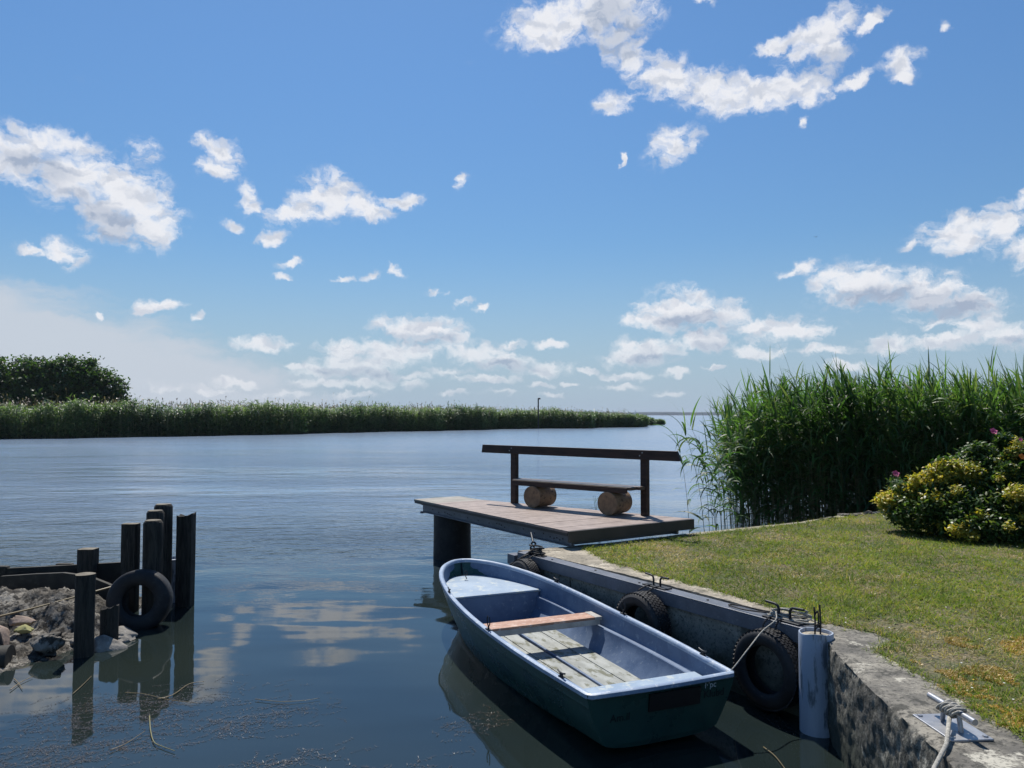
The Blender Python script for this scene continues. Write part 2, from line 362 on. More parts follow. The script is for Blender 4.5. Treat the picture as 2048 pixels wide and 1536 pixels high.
M['zinc'] = mat('galvanised_steel', (.30, .31, .34), (.42, .43, .45), 10., .4, .1, 60., metal=.6, c3=(.25, .12, .06), s3=20., f3=.5, t3=.62)
M['rubber'] = mat('tyre_rubber', (.010, .010, .012), (.022, .022, .024), 5., .62, .3, 60., c3=(.05, .05, .05), s3=14., f3=.4, spec=.4)
M['rope'] = mat('rope', (.28, .27, .24), (.45, .43, .38), 60., .85, .8, 160.)
M['darkrope'] = mat('dark_rope', (.02, .02, .02), (.06, .055, .05), 60., .85, .8, 160.)
M['wood'] = mat('weathered_pile_wood', (.022, .019, .015), (.075, .064, .05), 5., .85, .9, 14., stretch=(5, 5, .5), c3=(.012, .01, .008), s3=9., f3=.8, bdist=.05)
M['woodcut'] = mat('pile_end_grain', (.10, .085, .06), (.20, .175, .13), 12., .85, .6, 40.)
M['brown'] = mat('stained_bench_wood', (.022, .011, .008), (.05, .024, .016), 4., .5, .3, 20., stretch=(1, 1, 8), spec=.4)
M['seatwood'] = mat('bench_seat_wood', (.05, .028, .02), (.11, .07, .05), 6., .42, .3, 20.)
M['deckwood'] = mat('deck_boards', (.20, .15, .13), (.285, .22, .19), 3., .6, .5, 20., stretch=(2.5, 2.5, 4), c3=(.17, .12, .10), s3=8., f3=.4)
M['deckgrey'] = mat('grey_deck_boards', (.22, .205, .175), (.32, .30, .26), 3., .7, .5, 20., c3=(.17, .15, .12), s3=8., f3=.4)
M['fascia'] = mat('fascia', (.035, .030, .028), (.05, .042, .038), 3., .55, .3, 20.)
M['log'] = mat('debarked_log', (.21, .125, .065), (.33, .205, .115), 3., .6, .5, 16., stretch=(1, 5, 5), c3=(.05, .025, .015), s3=4., f3=.85, t3=.58)
M['logend'] = mat('log_end', (.15, .095, .055), (.26, .165, .09), 8., .7, .4, 30., c3=(.07, .045, .03), s3=12., f3=.6)
M['hull'] = mat('green_hull_paint', (.015, .054, .047), (.025, .078, .064), 3., .3, .1, 30., c3=(.03, .05, .045), s3=10., f3=.3, rv=.08)
M['inner'] = mat('blue_grey_gelcoat', (.075, .12, .21), (.13, .185, .285), 3.5, .6, .2, 30., c3=(.30, .35, .41), s3=20., f3=.5, t3=.62, rv=.1)
M['rim'] = mat('pale_blue_rim', (.21, .28, .40), (.32, .39, .50), 3., .45, .12, 60., c3=(.55, .57, .58), s3=30., f3=.6, t3=.58)
M['deckfrp'] = mat('faded_blue_seat', (.20, .28, .38), (.29, .37, .46), 3., .55, .1, 40., c3=(.52, .53, .45), s3=9., f3=.55, t3=.58)
M['floor'] = mat('dirty_floor_boards', (.235, .245, .225), (.355, .37, .35), 5., .8, .4, 40., c3=(.10, .10, .055), s3=7., f3=.8, t3=.55, stretch=(.7, 1.6, 1))
M['thwart'] = mat('orange_varnished_plank', (.33, .165, .10), (.44, .24, .15), 3., .5, .3, 30., stretch=(4, 1, 1), c3=(.62, .50, .42), s3=12., f3=.75, t3=.57)
M['greyplank'] = mat('grey_worn_wood', (.32, .30, .27), (.48, .45, .40), 6., .7, .3, 30.)
M['black'] = mat('black_plate', (.008, .008, .008), (.014, .012, .012), 6., .6)
M['darkletter'] = mat('faded_letters', (.006, .012, .013), None, 6., .6)
M['whiteletter'] = mat('white_letters', (.8, .82, .82), (.6, .62, .62), 40., .6)
M['pvc'] = mat('white_plastic_pipe', (.31, .36, .45), (.44, .49, .57), 2.5, .4, .12, 20., stretch=(2.5, 2.5, .5), c3=(.08, .10, .12), s3=5., f3=.85, t3=.54)
M['soil'] = mat('rubble_ground', (.085, .075, .062), (.30, .28, .245), 4., .95, 1., 30., c3=(.025, .022, .018), s3=13., f3=.9, t3=.51, bdist=.03)
M['stone'] = mat('grey_stone', (.13, .115, .10), (.28, .26, .23), 4., .85, .6, 24., c3=(.45, .42, .38), s3=20., f3=.5, bdist=.02)
M['stonered'] = mat('reddish_stone', (.20, .145, .11), (.30, .23, .19), 5., .85, .5, 24., c3=(.10, .08, .07), s3=10., f3=.6, bdist=.02)
M['stoneyel'] = mat('yellow_stone', (.26, .25, .09), (.36, .34, .15), 5., .85, .4, 24.)
M['plank'] = mat('black_board', (.016, .015, .012), (.035, .032, .025), 4., .8, .5, 20., c3=(.06, .055, .045), s3=8., f3=.5)
M['reedstem'] = leafmat('reed_stems', [(.10, .12, .045), (.16, .15, .07), (.07, .10, .03)], trans=.0, rough=.6)
M['reed'] = leafmat('reed_leaves', [(.036, .078, .028), (.06, .135, .042), (.09, .19, .06), (.15, .19, .095)], trans=.5, rough=.46, scale=.6, spec=.35)
M['dryreed'] = leafmat('dry_reed', [(.16, .12, .06), (.28, .22, .12)], trans=.2)
M['farreed'] = leafmat('far_reed_leaves', [(.038, .08, .03), (.07, .135, .05), (.12, .195, .085), (.19, .25, .15)], trans=.5, scale=.12, spec=.6)
M['plume'] = leafmat('reed_plumes', [(.16, .13, .11), (.24, .19, .15)], trans=.2)
M['reedmass'] = mat('reed_interior', (.025, .05, .018), (.05, .09, .03), 1.5, .9)
M['treeleaf'] = leafmat('tree_leaves', [(.03, .065, .022), (.05, .10, .03), (.08, .15, .045)], trans=.4, scale=.3)
M['bark'] = mat('bark', (.03, .025, .02), (.07, .06, .045), 6., .9, .6, 20.)
M['grassleaf'] = leafmat('grass_blades', [(.09, .16, .022), (.14, .225, .03), (.20, .27, .045), (.34, .29, .11), (.23, .29, .05)], trans=.45, scale=1.1, spec=.12)
M['drygrass'] = leafmat('dry_grass', [(.46, .36, .19), (.34, .27, .12), (.56, .46, .29), (.24, .24, .08)], trans=.3, scale=2., spec=.15)
M['moss'] = leafmat('moss', [(.46, .29, .05), (.55, .36, .08), (.34, .25, .06)], trans=.1, scale=2.)
M['shrubdark'] = leafmat('dark_shrub_leaves', [(.03, .065, .02), (.05, .11, .032), (.08, .15, .045), (.17, .21, .07)], trans=.4, rough=.42, spec=.4)
M['shrubyellow'] = leafmat('yellow_shrub_leaves', [(.48, .40, .05), (.66, .56, .14), (.58, .40, .04), (.26, .34, .06), (.44, .42, .08)], trans=.35)
M['pink'] = mat('pink_petals', (.60, .07, .20), (.72, .16, .32), 20., .5)
M['orange'] = mat('orange_petals', (.75, .18, .02), (.8, .28, .03), 20., .5)
M['white'] = mat('white_petals', (.7, .7, .66), None, 20., .5)
M['yellow'] = mat('yellow_petals', (.7, .5, .03), None, 20., .5)
M['weed'] = leafmat('pondweed', [(.022, .022, .022), (.045, .04, .035), (.09, .075, .055)], trans=.1, rough=.25, spec=.9)
def lawn_mat():
    m, nt, b = newmat('lawn_soil'); pos = nd(nt, 'ShaderNodeNewGeometry').outputs['Position']
    n = nd(nt, 'ShaderNodeTexNoise', ins={'Vector': pos, 'Scale': 1.3, 'Detail': 7., 'Roughness': .65}).outputs['Fac']
    n2 = nd(nt, 'ShaderNodeTexNoise', ins={'Vector': pos, 'Scale': 40., 'Detail': 4.}).outputs['Fac']
    col = mixc(nt, smooth(nt, n, .4, .6), (.08, .10, .035, 1), (.22, .17, .10, 1))
    col = mixc(nt, smooth(nt, n2, .4, .65), col, (.035, .04, .018, 1))
    nt.links.new(col, b.inputs['Base Color']); b.inputs['Roughness'].default_value = .95
    bp = nd(nt, 'ShaderNodeBump', ins={'Height': n2, 'Strength': .8, 'Distance': .03}); nt.links.new(bp.outputs[0], b.inputs['Normal']); return m
M['lawn'] = lawn_mat()
M['farshore'] = mat('far_shore_wood', (.02, .045, .05), (.03, .055, .05), .01, .95)

K = 1.04                       # size of the quay, lawn and deck survey in metres per unit
def KP(p): return tuple([p[0]*K, p[1]*K]+list(p[2:]))
def KZ(z): return H-(H-z)*K
# ------------------------------------------------------------------ water, ground
S_ = 9000
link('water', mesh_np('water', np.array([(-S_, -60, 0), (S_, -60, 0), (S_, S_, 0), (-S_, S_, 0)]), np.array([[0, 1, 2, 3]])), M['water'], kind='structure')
# lake bed / surrounding ground sheet under everything
link('lake_bed', mesh_np('lake_bed', np.array([(-S_, -60, -1.6), (S_, -60, -1.6), (S_, S_, -1.6), (-S_, S_, -1.6)]), np.array([[0, 1, 2, 3]])), M['soil'], kind='structure')
def far_shore():
    mb = MB(); n = 90; xs = np.linspace(-1500, 7000, n); V = []; Fs = []
    for i, x in enumerate(xs):
        y = 5200 + 500*noise.noise(Vector((x*.0006, 3, 0)))
        h = (24+8*noise.noise(Vector((x*.0022, 0, 0)))+3*noise.noise(Vector((x*.009, 0, 4))))*(1. if x > 700 else 1.25)
        V += [(x, y, -1), (x, y, h*.8), (x, y+150, h), (x, y+700, h*.7), (x, y+700, -1)]
    for i in range(n-1):
        for j in range(4): Fs.append((i*5+j, (i+1)*5+j, (i+1)*5+j+1, i*5+j+1))
    mb.add(V, Fs).build('far_shore', M['farshore'], kind='structure')
far_shore()
LAWN = [(.86, 9.17), (1.036, 8.313), (1.42, 7.62), (1.775, 7.061), (2.07, 6.47), (2.331, 5.968), (2.60, 5.62), (2.709, 5.443), (2.56, 5.36), (2.40, 5.25), (2.43, 4.9), (2.479, 4.53),
        (2.45, 4.2), (2.482, 3.846), (2.46, 2.5), (2.4, -4), (16, -4), (16, 13.4), (9, 13.3), (6.6, 12.9), (5.5, 12.25), (4.16, 11.22), (3.11, 10.60), (2.17, 10.03), (1.28, 9.42)]
def ngon(name, poly, z, m, **k):
    me = bpy.data.meshes.new(name); P3 = [Vector((p[0], p[1], z)) for p in poly]; T = tessellate_polygon([P3])
    T = [t if (P3[t[1]]-P3[t[0]]).cross(P3[t[2]]-P3[t[0]]).z > 0 else t[::-1] for t in T]
    me.from_pydata([tuple(p) for p in P3], [], T); me.update(); return link(name, me, m, **k)
LAWN = [KP(p) for p in LAWN]
LZ = KZ(.745)
def ragged(poly, step=.07, amp=.03):
    out = []
    for a, b in zip(poly, poly[1:]+poly[:1]):
        a, b = Vector(a), Vector(b); L = (b-a).length; n = max(1, int(L/step)) if min(a.x, b.x) < 6 and max(a.y, b.y) > 1 and a.x < 6 else 1
        nn = Vector((-(b-a).y, (b-a).x))/L
        for i in range(n):
            q = a.lerp(b, i/n); e = amp*(noise.noise(Vector((q.x*6, q.y*6, 1)))+.6*noise.noise(Vector((q.x*17, q.y*17, 5)))); q = q+nn*e; out.append((q.x, q.y))
    return out
LAWN = ragged(LAWN)
ngon('ground', LAWN, LZ, M['lawn'], kind='structure')

# ------------------------------------------------------------------ quay walls
Q0, Q1 = Vector(KP((.06, 8.90, 0))), Vector(KP((2.124, 5.72, 0))); QD = (Q1-Q0).normalized(); QN = Vector((QD.y, -QD.x, 0))  # outward
if QN.x > 0: QN = -QN
QL = (Q1-Q0).length
qw = empty('quay_wall', Q0, 0, label='long quay wall of grey concrete panels under a dark steel cap beam beside the boat', cat='wall')
def inq(v): return Vector(v)-Q0
mb = MB()
for a, b in ((.0, .96), (.975, 2.335), (2.35, QL)):
    p = Q0+QD*a - QN*.10 - QN*.02; q = Q0+QD*b - QN*.12
    mb.beam(inq((p.x, p.y, -.35)), inq((q.x, q.y, -.35)), .16, 2.0)
mb.build('concrete_panels', M['panel'], qw, bev=.02)
mb = MB()
ZC = KZ(.75)
mb.beam(inq(Q0+Vector((0, 0, ZC-.006))-QN*.075), inq(Q1+Vector((0, 0, ZC-.006))-QN*.075), .15, .012)
mb.beam(inq(Q0+Vector((0, 0, ZC-.065))-QN*.006), inq(Q1+Vector((0, 0, ZC-.065))-QN*.006), .012, .106)
mb.beam(inq(Q0+QD*.004+Vector((0, 0, ZC-.118))-QN*.03), inq(Q1+Vector((0, 0, ZC-.118))-QN*.03), .06, .01)
cb = mb.build('steel_cap_beam', M['steelcap'], qw, bev=.003)
for t in (.35, .62, 1.35, 2.05, 2.9):
    mb = MB(); p = inq(Q0+QD*t-QN*(.05+.05*random.random())+Vector((0, 0, ZC+.002))); mb.lathe([(0, .006), (.011, .005), (.012, 0)], 8); mb.xf(Matrix.Translation(p), len(mb.v)-24)
    mb.build('bolt', M['blacksteel'], qw)
# coping strip behind the cap and along the back edge
def strip(name, A, B, z, m, parent, org, n=80, drop=.3, amp=.006):
    if parent is not qw: A = [KP(p) for p in A]; B = [KP(p) for p in B]
    """ribbon of rough concrete between two polylines A (outer) and B (inner)"""
    def samp(P, n):
        P = [Vector((p[0], p[1], 0)) for p in P]; L = [0]
        for i in range(1, len(P)): L.append(L[-1]+(P[i]-P[i-1]).length)
        out = []
        for k_ in range(n):
            s = L[-1]*k_/(n-1); i = max(j for j in range(len(P)) if L[j] <= s+1e-9); i = min(i, len(P)-2)
            out.append(P[i].lerp(P[i+1], (s-L[i])/(L[i+1]-L[i])))
        return out
    a, b = samp(A, n), samp(B, n); W_ = 9; V = []; Fs = []
    for i in range(n):
        row = [a[i]+Vector((0, 0, z-drop))]
        for j in range(W_): row.append(a[i].lerp(b[i], j/(W_-1))+Vector((0, 0, z)))
        row.append(b[i]+Vector((0, 0, z-drop)))
        for p in row:
            d = noise.noise(p*9)*amp + noise.noise(p*31)*amp*.6
            V.append(p+Vector((0, 0, d))-org)
    m_ = W_+2
    for i in range(n-1):
        for j in range(m_-1): Fs.append((i*m_+j, (i+1)*m_+j, (i+1)*m_+j+1, i*m_+j+1))
    return MB().add(V, Fs).build(name, m, parent)
CIN = [(Q0-QN*.153), (Q1-QN*.153)]
strip('concrete_coping', [(Q0.x+.13, Q0.y+.08), KP((1.04, 7.81)), KP((1.711, 6.79)), KP((2.25, 5.86))], [KP((.86, 9.20)), KP((1.06, 8.30)), KP((1.79, 7.05)), KP((2.345, 5.96))], ZC-.008, M['coping'], qw, Q0)
bo = Vector((.2*K, 9.05*K, 0))
bw = empty('back_quay_wall', bo, 0, label='low back edge wall of the lawn running under the wooden deck', cat='wall')
strip('concrete_edge', [(.07, 8.97), (.354, 9.14), (1.28, 9.62), (2.17, 10.21), (3.12, 10.78), (4.16, 11.40), (5.4, 12.4), (7, 13.2), (16, 13.8)],
      [(.8, 9.1), (.9, 9.19), (1.30, 9.44), (2.19, 10.05), (3.13, 10.62), (4.18, 11.24), (5.5, 12.28), (6.6, 12.92), (16, 13.42)], ZC-.004, M['coping'], bw, bo, drop=1.6, amp=.01)
mb = MB(); mb.box(Vector((.035*K, 9.0*K, ZC-.1))-bo, (.12, .16, .12), .55); mb.build('block', M['steelcap'], bw, bev=.005)
# near concrete quay
def near_quay():
    org = Vector((2.1, 4, 0))
    out = [Vector(KP(p)) for p in [(2.42, 6.15, 0), (2.27, 5.80, 0), (2.20, 5.60, 0), (2.12, 5.15, 0), (2.04, 4.511, 0), (2.0, 3.951, 0), (1.955, 3.5, 0), (1.86, 2.2, 0), (1.7, .5, 0), (1.5, -3, 0)]]
    def samp(P, y0):
        for a, b in zip(P[:-1], P[1:]):
            if b.y <= y0 <= a.y: return a.lerp(b, (a.y-y0)/(a.y-b.y))
        return P[0] if y0 > P[0].y else P[-1]
    V = []; Fs = []; ky = np.concatenate([np.linspace(6.1*K, 3.2, 300), np.linspace(3.15, -3, 60)]); nf, nt_ = 60, 30
    for y in ky:
        a = samp(out, y); b = Vector((3.2, y, 0)); top_z = ZC-.009
        row = [(a+Vector((0, 0, -.7+(top_z+.7)*j/nf)), 0) for j in range(nf)]+[(a.lerp(b, (j/nt_)**1.3)+Vector((0, 0, top_z)), 1) for j in range(0, nt_+1)]
        for p, top in row:
            q = p.copy(); d0 = (p.x-a.x) if top else top_z-p.z
            e = max(0, 1-d0/.09)**2; chip = e*(.5+noise.noise(p*7)+.8*noise.noise(p*19))
            dn = noise.noise(p*5)*.016+noise.noise(p*15)*.012+noise.noise(p*40)*.006+noise.noise(p*90)*.003
            if top:
                q.z += dn*.28*min(1, max(.2, 1-(d0-.3)*3))-.022*max(0, chip); q.x += .016*max(0, chip)
            else: q.x += dn*.9+.022*max(0, chip); q.z -= .01*max(0, chip)
            V.append(q-org)
    m_ = nf+nt_+1
    for i in range(len(ky)-1):
        for j in range(m_-1): Fs.append((i*m_+j, (i+1)*m_+j, (i+1)*m_+j+1, i*m_+j+1))
    o = MB().add(V, Fs).build('concrete_quay', M['conc'], None, smooth_=60, label='rough crumbling old concrete quay edge at the bottom right, beside the white pipe', cat='wall')
    o.location = org
near_quay()

# ------------------------------------------------------------------ cleats, ropes
def bar_cleat(loc, ang, label, s=1., single=False, chain=None):
    """base plate with two bent bars pointing away from each other"""
    e = empty('mooring_cleat', loc, ang, label=label, cat='cleat', group='mooring cleats along the quay')
    mb = MB(); mb.box((0, 0, .006*s), (.30*s, .10*s, .012*s)); mb.build('base_plate', M['blacksteel'], e, bev=.003)
    for sg in (-1, 1):
        mb = MB(); pts = [(sg*.045*s, 0, .01), (sg*.045*s, 0, .07*s), (sg*.055*s, 0, .09*s), (sg*.075*s, 0, .098*s), (sg*.155*s, 0, .102*s)]
        mb.tube(pts, .0095*s, 10); mb.build('bar', M['blacksteel'], e, smooth_=50)
    return e
qa = math.atan2(QD.y, QD.x)
def onq(t, off=.075, z=ZC): return Q0+QD*t-QN*off+Vector((0, 0, z))
bar_cleat(onq(2.27), qa, 'bare black steel cleat with two bent arms on the steel cap, above the middle tyre')
bar_cleat(onq(.29), qa, 'black steel cleat wrapped in dark rope at the far corner of the quay', .95)
bar_cleat(onq(3.70), qa, 'black steel cleat with a tangled rope coil next to the white pipe', 1.15)
def coil(name, c, n, rx, ry, rz, ang, r, m, seed, **k):
    rn = random.Random(seed); pts = []; ph = 0
    for i in range(n*9):
        ph = i/9*2*math.pi; g = 1+.3*math.sin(ph*.37+seed); f = 1-.35*(i/(n*9))
        x = rx*g*f*math.cos(ph)+rn.uniform(-1, 1)*rx*.14; y = ry*g*f*math.sin(ph*1.03)+rn.uniform(-1, 1)*ry*.15
        z = abs(rz*(.5+.5*math.sin(ph*.71+seed)))*(i/(n*9))+r*1.1+rn.uniform(0, .01)
        pts.append((c[0]+x*math.cos(ang)-y*math.sin(ang), c[1]+x*math.sin(ang)+y*math.cos(ang), c[2]+z))
    mb = MB(); mb.tube(catmull(pts, 4), r, 6); return mb.build(name, m, smooth_=True, **k)
p = onq(3.70)
coil('rope_coil', p+QD*.02-QN*.04+Vector((0, 0, .0)), 9, .17, .055, .09, qa, .0065, M['rope'], 3, label='tangled grey mooring rope heaped round the cleat by the white pipe', cat='rope')
mb = MB(); lp = [onq(3.54, .06, ZC+.03), onq(3.33, .03, ZC+.015), onq(3.14, .07, ZC+.01), onq(3.22, .13, ZC+.01), onq(3.48, .13, ZC+.02), onq(3.64, .1, ZC+.05)]
mb.tube(catmull(lp, 8), .006, 6); mb.build('rope_loop', M['darkrope'], smooth_=True, label='flat loop of dark rope lying on the steel cap left of the rope heap', cat='rope')
p = onq(.29)
coil('rope_wrap', p+Vector((0, 0, .01)), 7, .085, .05, .085, qa, .010, M['darkrope'], 5, label='dark rope wound tightly round the far corner cleat', cat='rope')
BA = math.atan2(.91956, -.39295); BO = Vector((1.07-.39295*.06, 5.385+.91956*.06, 0))
bx, by = Vector((-.39295, .91956, 0)), Vector((.91956, .39295, 0))   # boat: forward, right
def Bt(x, y, z): return BO+bx*x*.96+by*y+Vector((0, 0, z))
mb = MB(); a = Bt(.03, .585, .455); b = onq(3.64, .05, ZC+.06)
mid1 = G(1497, 1297, 0, 5.8); mid2 = G(1524, 1263, 0, 6.0)
mb.tube(catmull([a+Vector((-.03, .0, .0)), a+Vector((.005, -.01, .012)), mid1, mid2, G(1551, 1240, 0, 6.1), b], 8), .0055, 6)
mb.build('mooring_line', M['rope'], smooth_=True, label='grey rope running from the boat stern corner up to the roped cleat', cat='rope')
mb = MB(); mb.tube(catmull([onq(.27, .02, ZC+.05), G(1040, 1118, 0, 9.1), G(1012, 1136, 0, 9.2), G(970, 1170, 0, 9.3)], 6), .014, 8)
mb.build('bow_line', M['darkrope'], smooth_=True, label='thick black rope slanting down from the far corner cleat to the bow', cat='rope')
# strut from deck down to cleat
mb = MB(); mb.tube([G(1062, 1066, 0, 9.5), G(1066, 1084, 0, 9.3)], .013, 8)
mb.lathe([(0.012, -.012), (.03, -.012), (.034, 0), (.03, .012), (.012, .012)], 16, closed=True, axis='Y' if False else 'Z')
mb.xf(Matrix.Translation(G(1067, 1088, 0, 9.25)) @ Matrix.Rotation(R(80), 4, 'X'), len(mb.v)-80)
mb.build('ring_strut', M['blacksteel'], smooth_=50, label='short black rod with a ring between the deck beam and the far cleat', cat='rod')
# near cleat: square plate with one horizontal bar on two legs
ca = math.atan2(3.779-4.146, 2.202-2.179)
NCL = (2.19*K, 3.95*K, ZC-.012)
nc = empty('mooring_cleat', NCL, ca, label='galvanised cleat with one thick bar on a square plate at the bottom right corner', cat='cleat', group='mooring cleats along the quay')
mb = MB(); mb.box((.0, 0, .008), (.34, .22, .012)); mb.build('base_plate', M['zinc'], nc, bev=.003)
mb = MB(); mb.tube([(-.19, 0, .105), (.19, 0, .105)], .016, 14); mb.build('bar', M['zinc'], nc, smooth_=50)
for s_ in (-.06, .06):
    mb = MB(); mb.tube([(s_*1.3, 0, .01), (s_, 0, .10)], .013, 10); mb.build('leg', M['zinc'], nc, smooth_=50)
for a_, b_ in ((-.14, -.085), (.14, -.085), (.14, .085), (-.14, .085)):
    mb = MB(); mb.lathe([(0, .022), (.012, .021), (.014, .014)], 6); mb.xf(Matrix.Translation((a_, b_, 0))); mb.build('bolt', M['zinc'], nc)
mb = MB(); nb_ = 7; pts = []
for i in range(nb_*8):
    ph = i/8*2*math.pi; pts.append((-.07+.02*i/8+.028*math.cos(ph)*(1 if i % 16 < 8 else .6)*1.5, .032*math.sin(ph), .10+.034*math.cos(ph)))
mb.tube(catmull(pts, 3), .0075, 6); mb.xf(Matrix.Translation(NCL) @ Matrix.Rotation(ca, 4, 'Z'))
mb.build('rope_wrap', M['rope'], smooth_=True, label='pale rope wound round the thick bar of the galvanised cleat', cat='rope')
mb = MB(); mb.tube([Vector(NCL)+Vector((-.03, -.035, .07)), G(1893, 1488, 0, 3.85), G(1868, 1536, 0, 3.65), Vector((1.5, 2.6, .45)), Vector((.9, 1.7, .25))], .011, 8)
mb.build('mooring_line', M['rope'], smooth_=True, label='taut pale rope leaving the bottom of the photo from the galvanised cleat', cat='rope')

# ------------------------------------------------------------------ tyres
def tyre(loc, nrm, Ro, Ri, W_, label, tilt=0., group='tyres hung on the quay wall', tread=True):
    """tyre with its axis along nrm"""
    nrm = Vector(nrm).normalized(); e = nrm.to_track_quat('X', 'Z')
    prof = [(Ri, -.30*W_), (Ri+.012, -.40*W_), (Ri+.35*(Ro-Ri), -.5*W_), (Ri+.7*(Ro-Ri), -.5*W_), (Ro-.018, -.42*W_), (Ro-.006, -.34*W_), (Ro-.006, .34*W_), (Ro-.018, .42*W_),
            (Ri+.7*(Ro-Ri), .5*W_), (Ri+.35*(Ro-Ri), .5*W_), (Ri+.012, .40*W_), (Ri, .30*W_), (Ri+.02, .26*W_), (Ro-.035, .30*W_), (Ro-.035, -.30*W_), (Ri+.02, -.26*W_)]
    o = MB().lathe(prof, 56, closed=True, axis='X').build('tyre', M['rubber'], smooth_=40, label=label, cat='tyre', group=group)
    o.location = loc; o.rotation_mode = 'QUATERNION'; o.rotation_quaternion = e
    if tread:
        mb = MB()
        for i in range(52):
            for j, xx in enumerate((-.31, -.155, 0, .155, .31)):
                a = 2*math.pi*(i+.5*(j % 2))/52; mt = Matrix.Rotation(a, 3, 'X') @ Matrix.Rotation(.25*(1 if j % 2 else -1), 3, 'Z')
                c = Matrix.Rotation(a, 3, 'X') @ Vector((xx*W_, 0, Ro-.004)); mb.box(c, (.13*W_, 2*math.pi*Ro/52*.74, .012), M=mt)
        mb.build('tread', M['rubber'], o)
    return o
def wall_tyre(t, zc, Ro, Ri, W_, label, off=.0, yaw=0.):
    n = Matrix.Rotation(yaw, 3, 'Z') @ QN
    p = Q0+QD*t+QN*(W_/2+.015+off)+Vector((0, 0, zc)); tyre(p, n, Ro, Ri, W_, label)
    # hanging chain
    for s_ in (-.05, .05):
        mb = MB(); a = onq(t+s_, -.004, ZC+.012); b = p+QD*s_*1.2+Vector((0, 0, Ro+.008))-QN*.01
        q0 = onq(t+s_, .05, ZC+.012)
        pts = catmull([q0, a, a.lerp(b, .5)+QN*.015, b], 5)
        for i in range(len(pts)-1):
            d = (pts[i+1]-pts[i]); mb.tube([pts[i], pts[i]+d*1.1], .006 if i % 2 else .009, 6)
        mb.build('chain', M['blacksteel'], label='black chain holding the %s by its %s side' % (label.split(' hung')[0], 'far' if s_ < 0 else 'near'), cat='chain', group='chains holding the wall tyres')
wall_tyre(.30, .41, .25, .15, .16, 'small black tyre hung at the far corner of the quay wall')
wall_tyre(2.27, .36, .30, .18, .19, 'middle black tyre with pale knobbly tread hung below the bare cleat')
wall_tyre(3.66, .33, .30, .18, .17, 'largest black tyre hung between the boat stern and the white pipe', off=-.03)

# ------------------------------------------------------------------ white pipe with rods
pp = empty('mooring_pipe', (2.19*K-.055, 5.56*K-.01, 0), 0, label='white plastic pipe filled with concrete standing at the quay corner', cat='pipe')
mb = MB(); ro, ri = .122, .108
mb.lathe([(ro, -1.2), (ro, .4), (ro, ZC+.020), (ro-.003, ZC+.03), (ri+.002, ZC+.03), (ri, ZC+.015), (ri, .4)], 48)
for i, v in enumerate(mb.v):
    if v[2] > ZC: mb.v[i] = (v[0], v[1], v[2]+.012*noise.noise(Vector(v)*9))
mb.build('pipe_shell', M['pvc'], pp, smooth_=40)
mb = MB(); mb.lathe([(0, ZC+.008), (.05, ZC+.012), (ri-.001, ZC+.002)], 32); mb.build('concrete_fill', M['coping'], pp)
for dx, dy, h in ((-.012, -.01, .20), (.032, .0, .215)):
    mb = MB(); mb.tube([(dx, dy, ZC-.01), (dx+.004, dy, ZC+h*.5), (dx-.002, dy, ZC+.01+h)], .0065, 6); mb.build('rod', M['blacksteel'], pp)
mb = MB(); mb.tube(catmull([(-.01, -.01, ZC+.15), (.008, -.012, ZC+.18), (.018, -.01, ZC+.13), (.01, -.01, ZC+.07), (-.008, -.01, ZC+.05)], 6), .006, 6); mb.build('wire_loop', M['blacksteel'], pp)

# ------------------------------------------------------------------ deck, pile, bench
DA = Vector(KP((.676, 9.146, 0))); du = Vector((-.54, .842, 0)).normalized(); dv = Vector((du.y, -du.x, 0)); DZ = KZ(.95)
def Dk(u, v, z): return DA+du*u*K+dv*v*K+Vector((0, 0, z))
dk = empty('wooden_deck', DA, 0, label='brown plank deck reaching out over the water on a thick dark pile', cat='deck')
def vb(u):
    return 2.0-(2.0-.84)*u/3.42 if u < 3.42 else .84-.05*(u-3.42)/.6
def boards(u0, u1, name, m):
    mb = MB(); u = u0; bwid = .142
    while u < u1-.01:
        e = min(u+bwid-.006, u1); v1, v2 = vb(u), vb(e)
        spl = [0] + ([random.choice([.95, 1.05])] if v1 > 1.25 else [])
        xs = [(0, min(1.0, v1*.52)-.003), (min(1.0, v1*.52)+.003, None)] if v1 > 1.2 else [(0, None)]
        dz = random.uniform(-.0015, .0015)
        for a, b in xs:
            q = [Dk(u, a-.03*(a == 0), 0)-DA, Dk(u, v1 if b is None else b, 0)-DA, Dk(e, v2 if b is None else b, 0)-DA, Dk(e, a-.03*(a == 0), 0)-DA]
            mb.prism([(p.x, p.y) for p in q], DZ-.028, DZ+dz)
        u += bwid
    mb.build(name, m, dk)
boards(0.012, 3.42, 'deck_boards', M['deckwood']); boards(3.424, 4.12, 'grey_deck_boards', M['deckgrey'])
mb = MB()
def seg(u0, v0, u1, v1, z, w_, h): mb.beam(Dk(u0, v0, z)-DA, Dk(u1, v1, z)-DA, w_, h)
seg(-.008, -.03, -.008, 2.0, DZ-.07, .03, .135); mb.build('shore_fascia', M['fascia'], dk, bev=.003)
mb = MB(); seg(0.02, 2.005, 3.42, .845, DZ-.055, .02, .10); mb.build('back_fascia', M['fascia'], dk)
mb = MB(); seg(4.13, -.02, 4.13, .78, DZ-.02, .02, .035); seg(.02, -.012, 4.11, -.012, DZ-.047, .03, .034); mb.build('edge_trim', M['fascia'], dk)
mb = MB()   # steel channels under the boards
seg(.03, .05, 3.95, .05, DZ-.075, .08, .012); seg(.03, .05, 3.95, .05, DZ-.13, .012, .11); seg(.03, .05, 3.95, .05, DZ-.19, .09, .012)
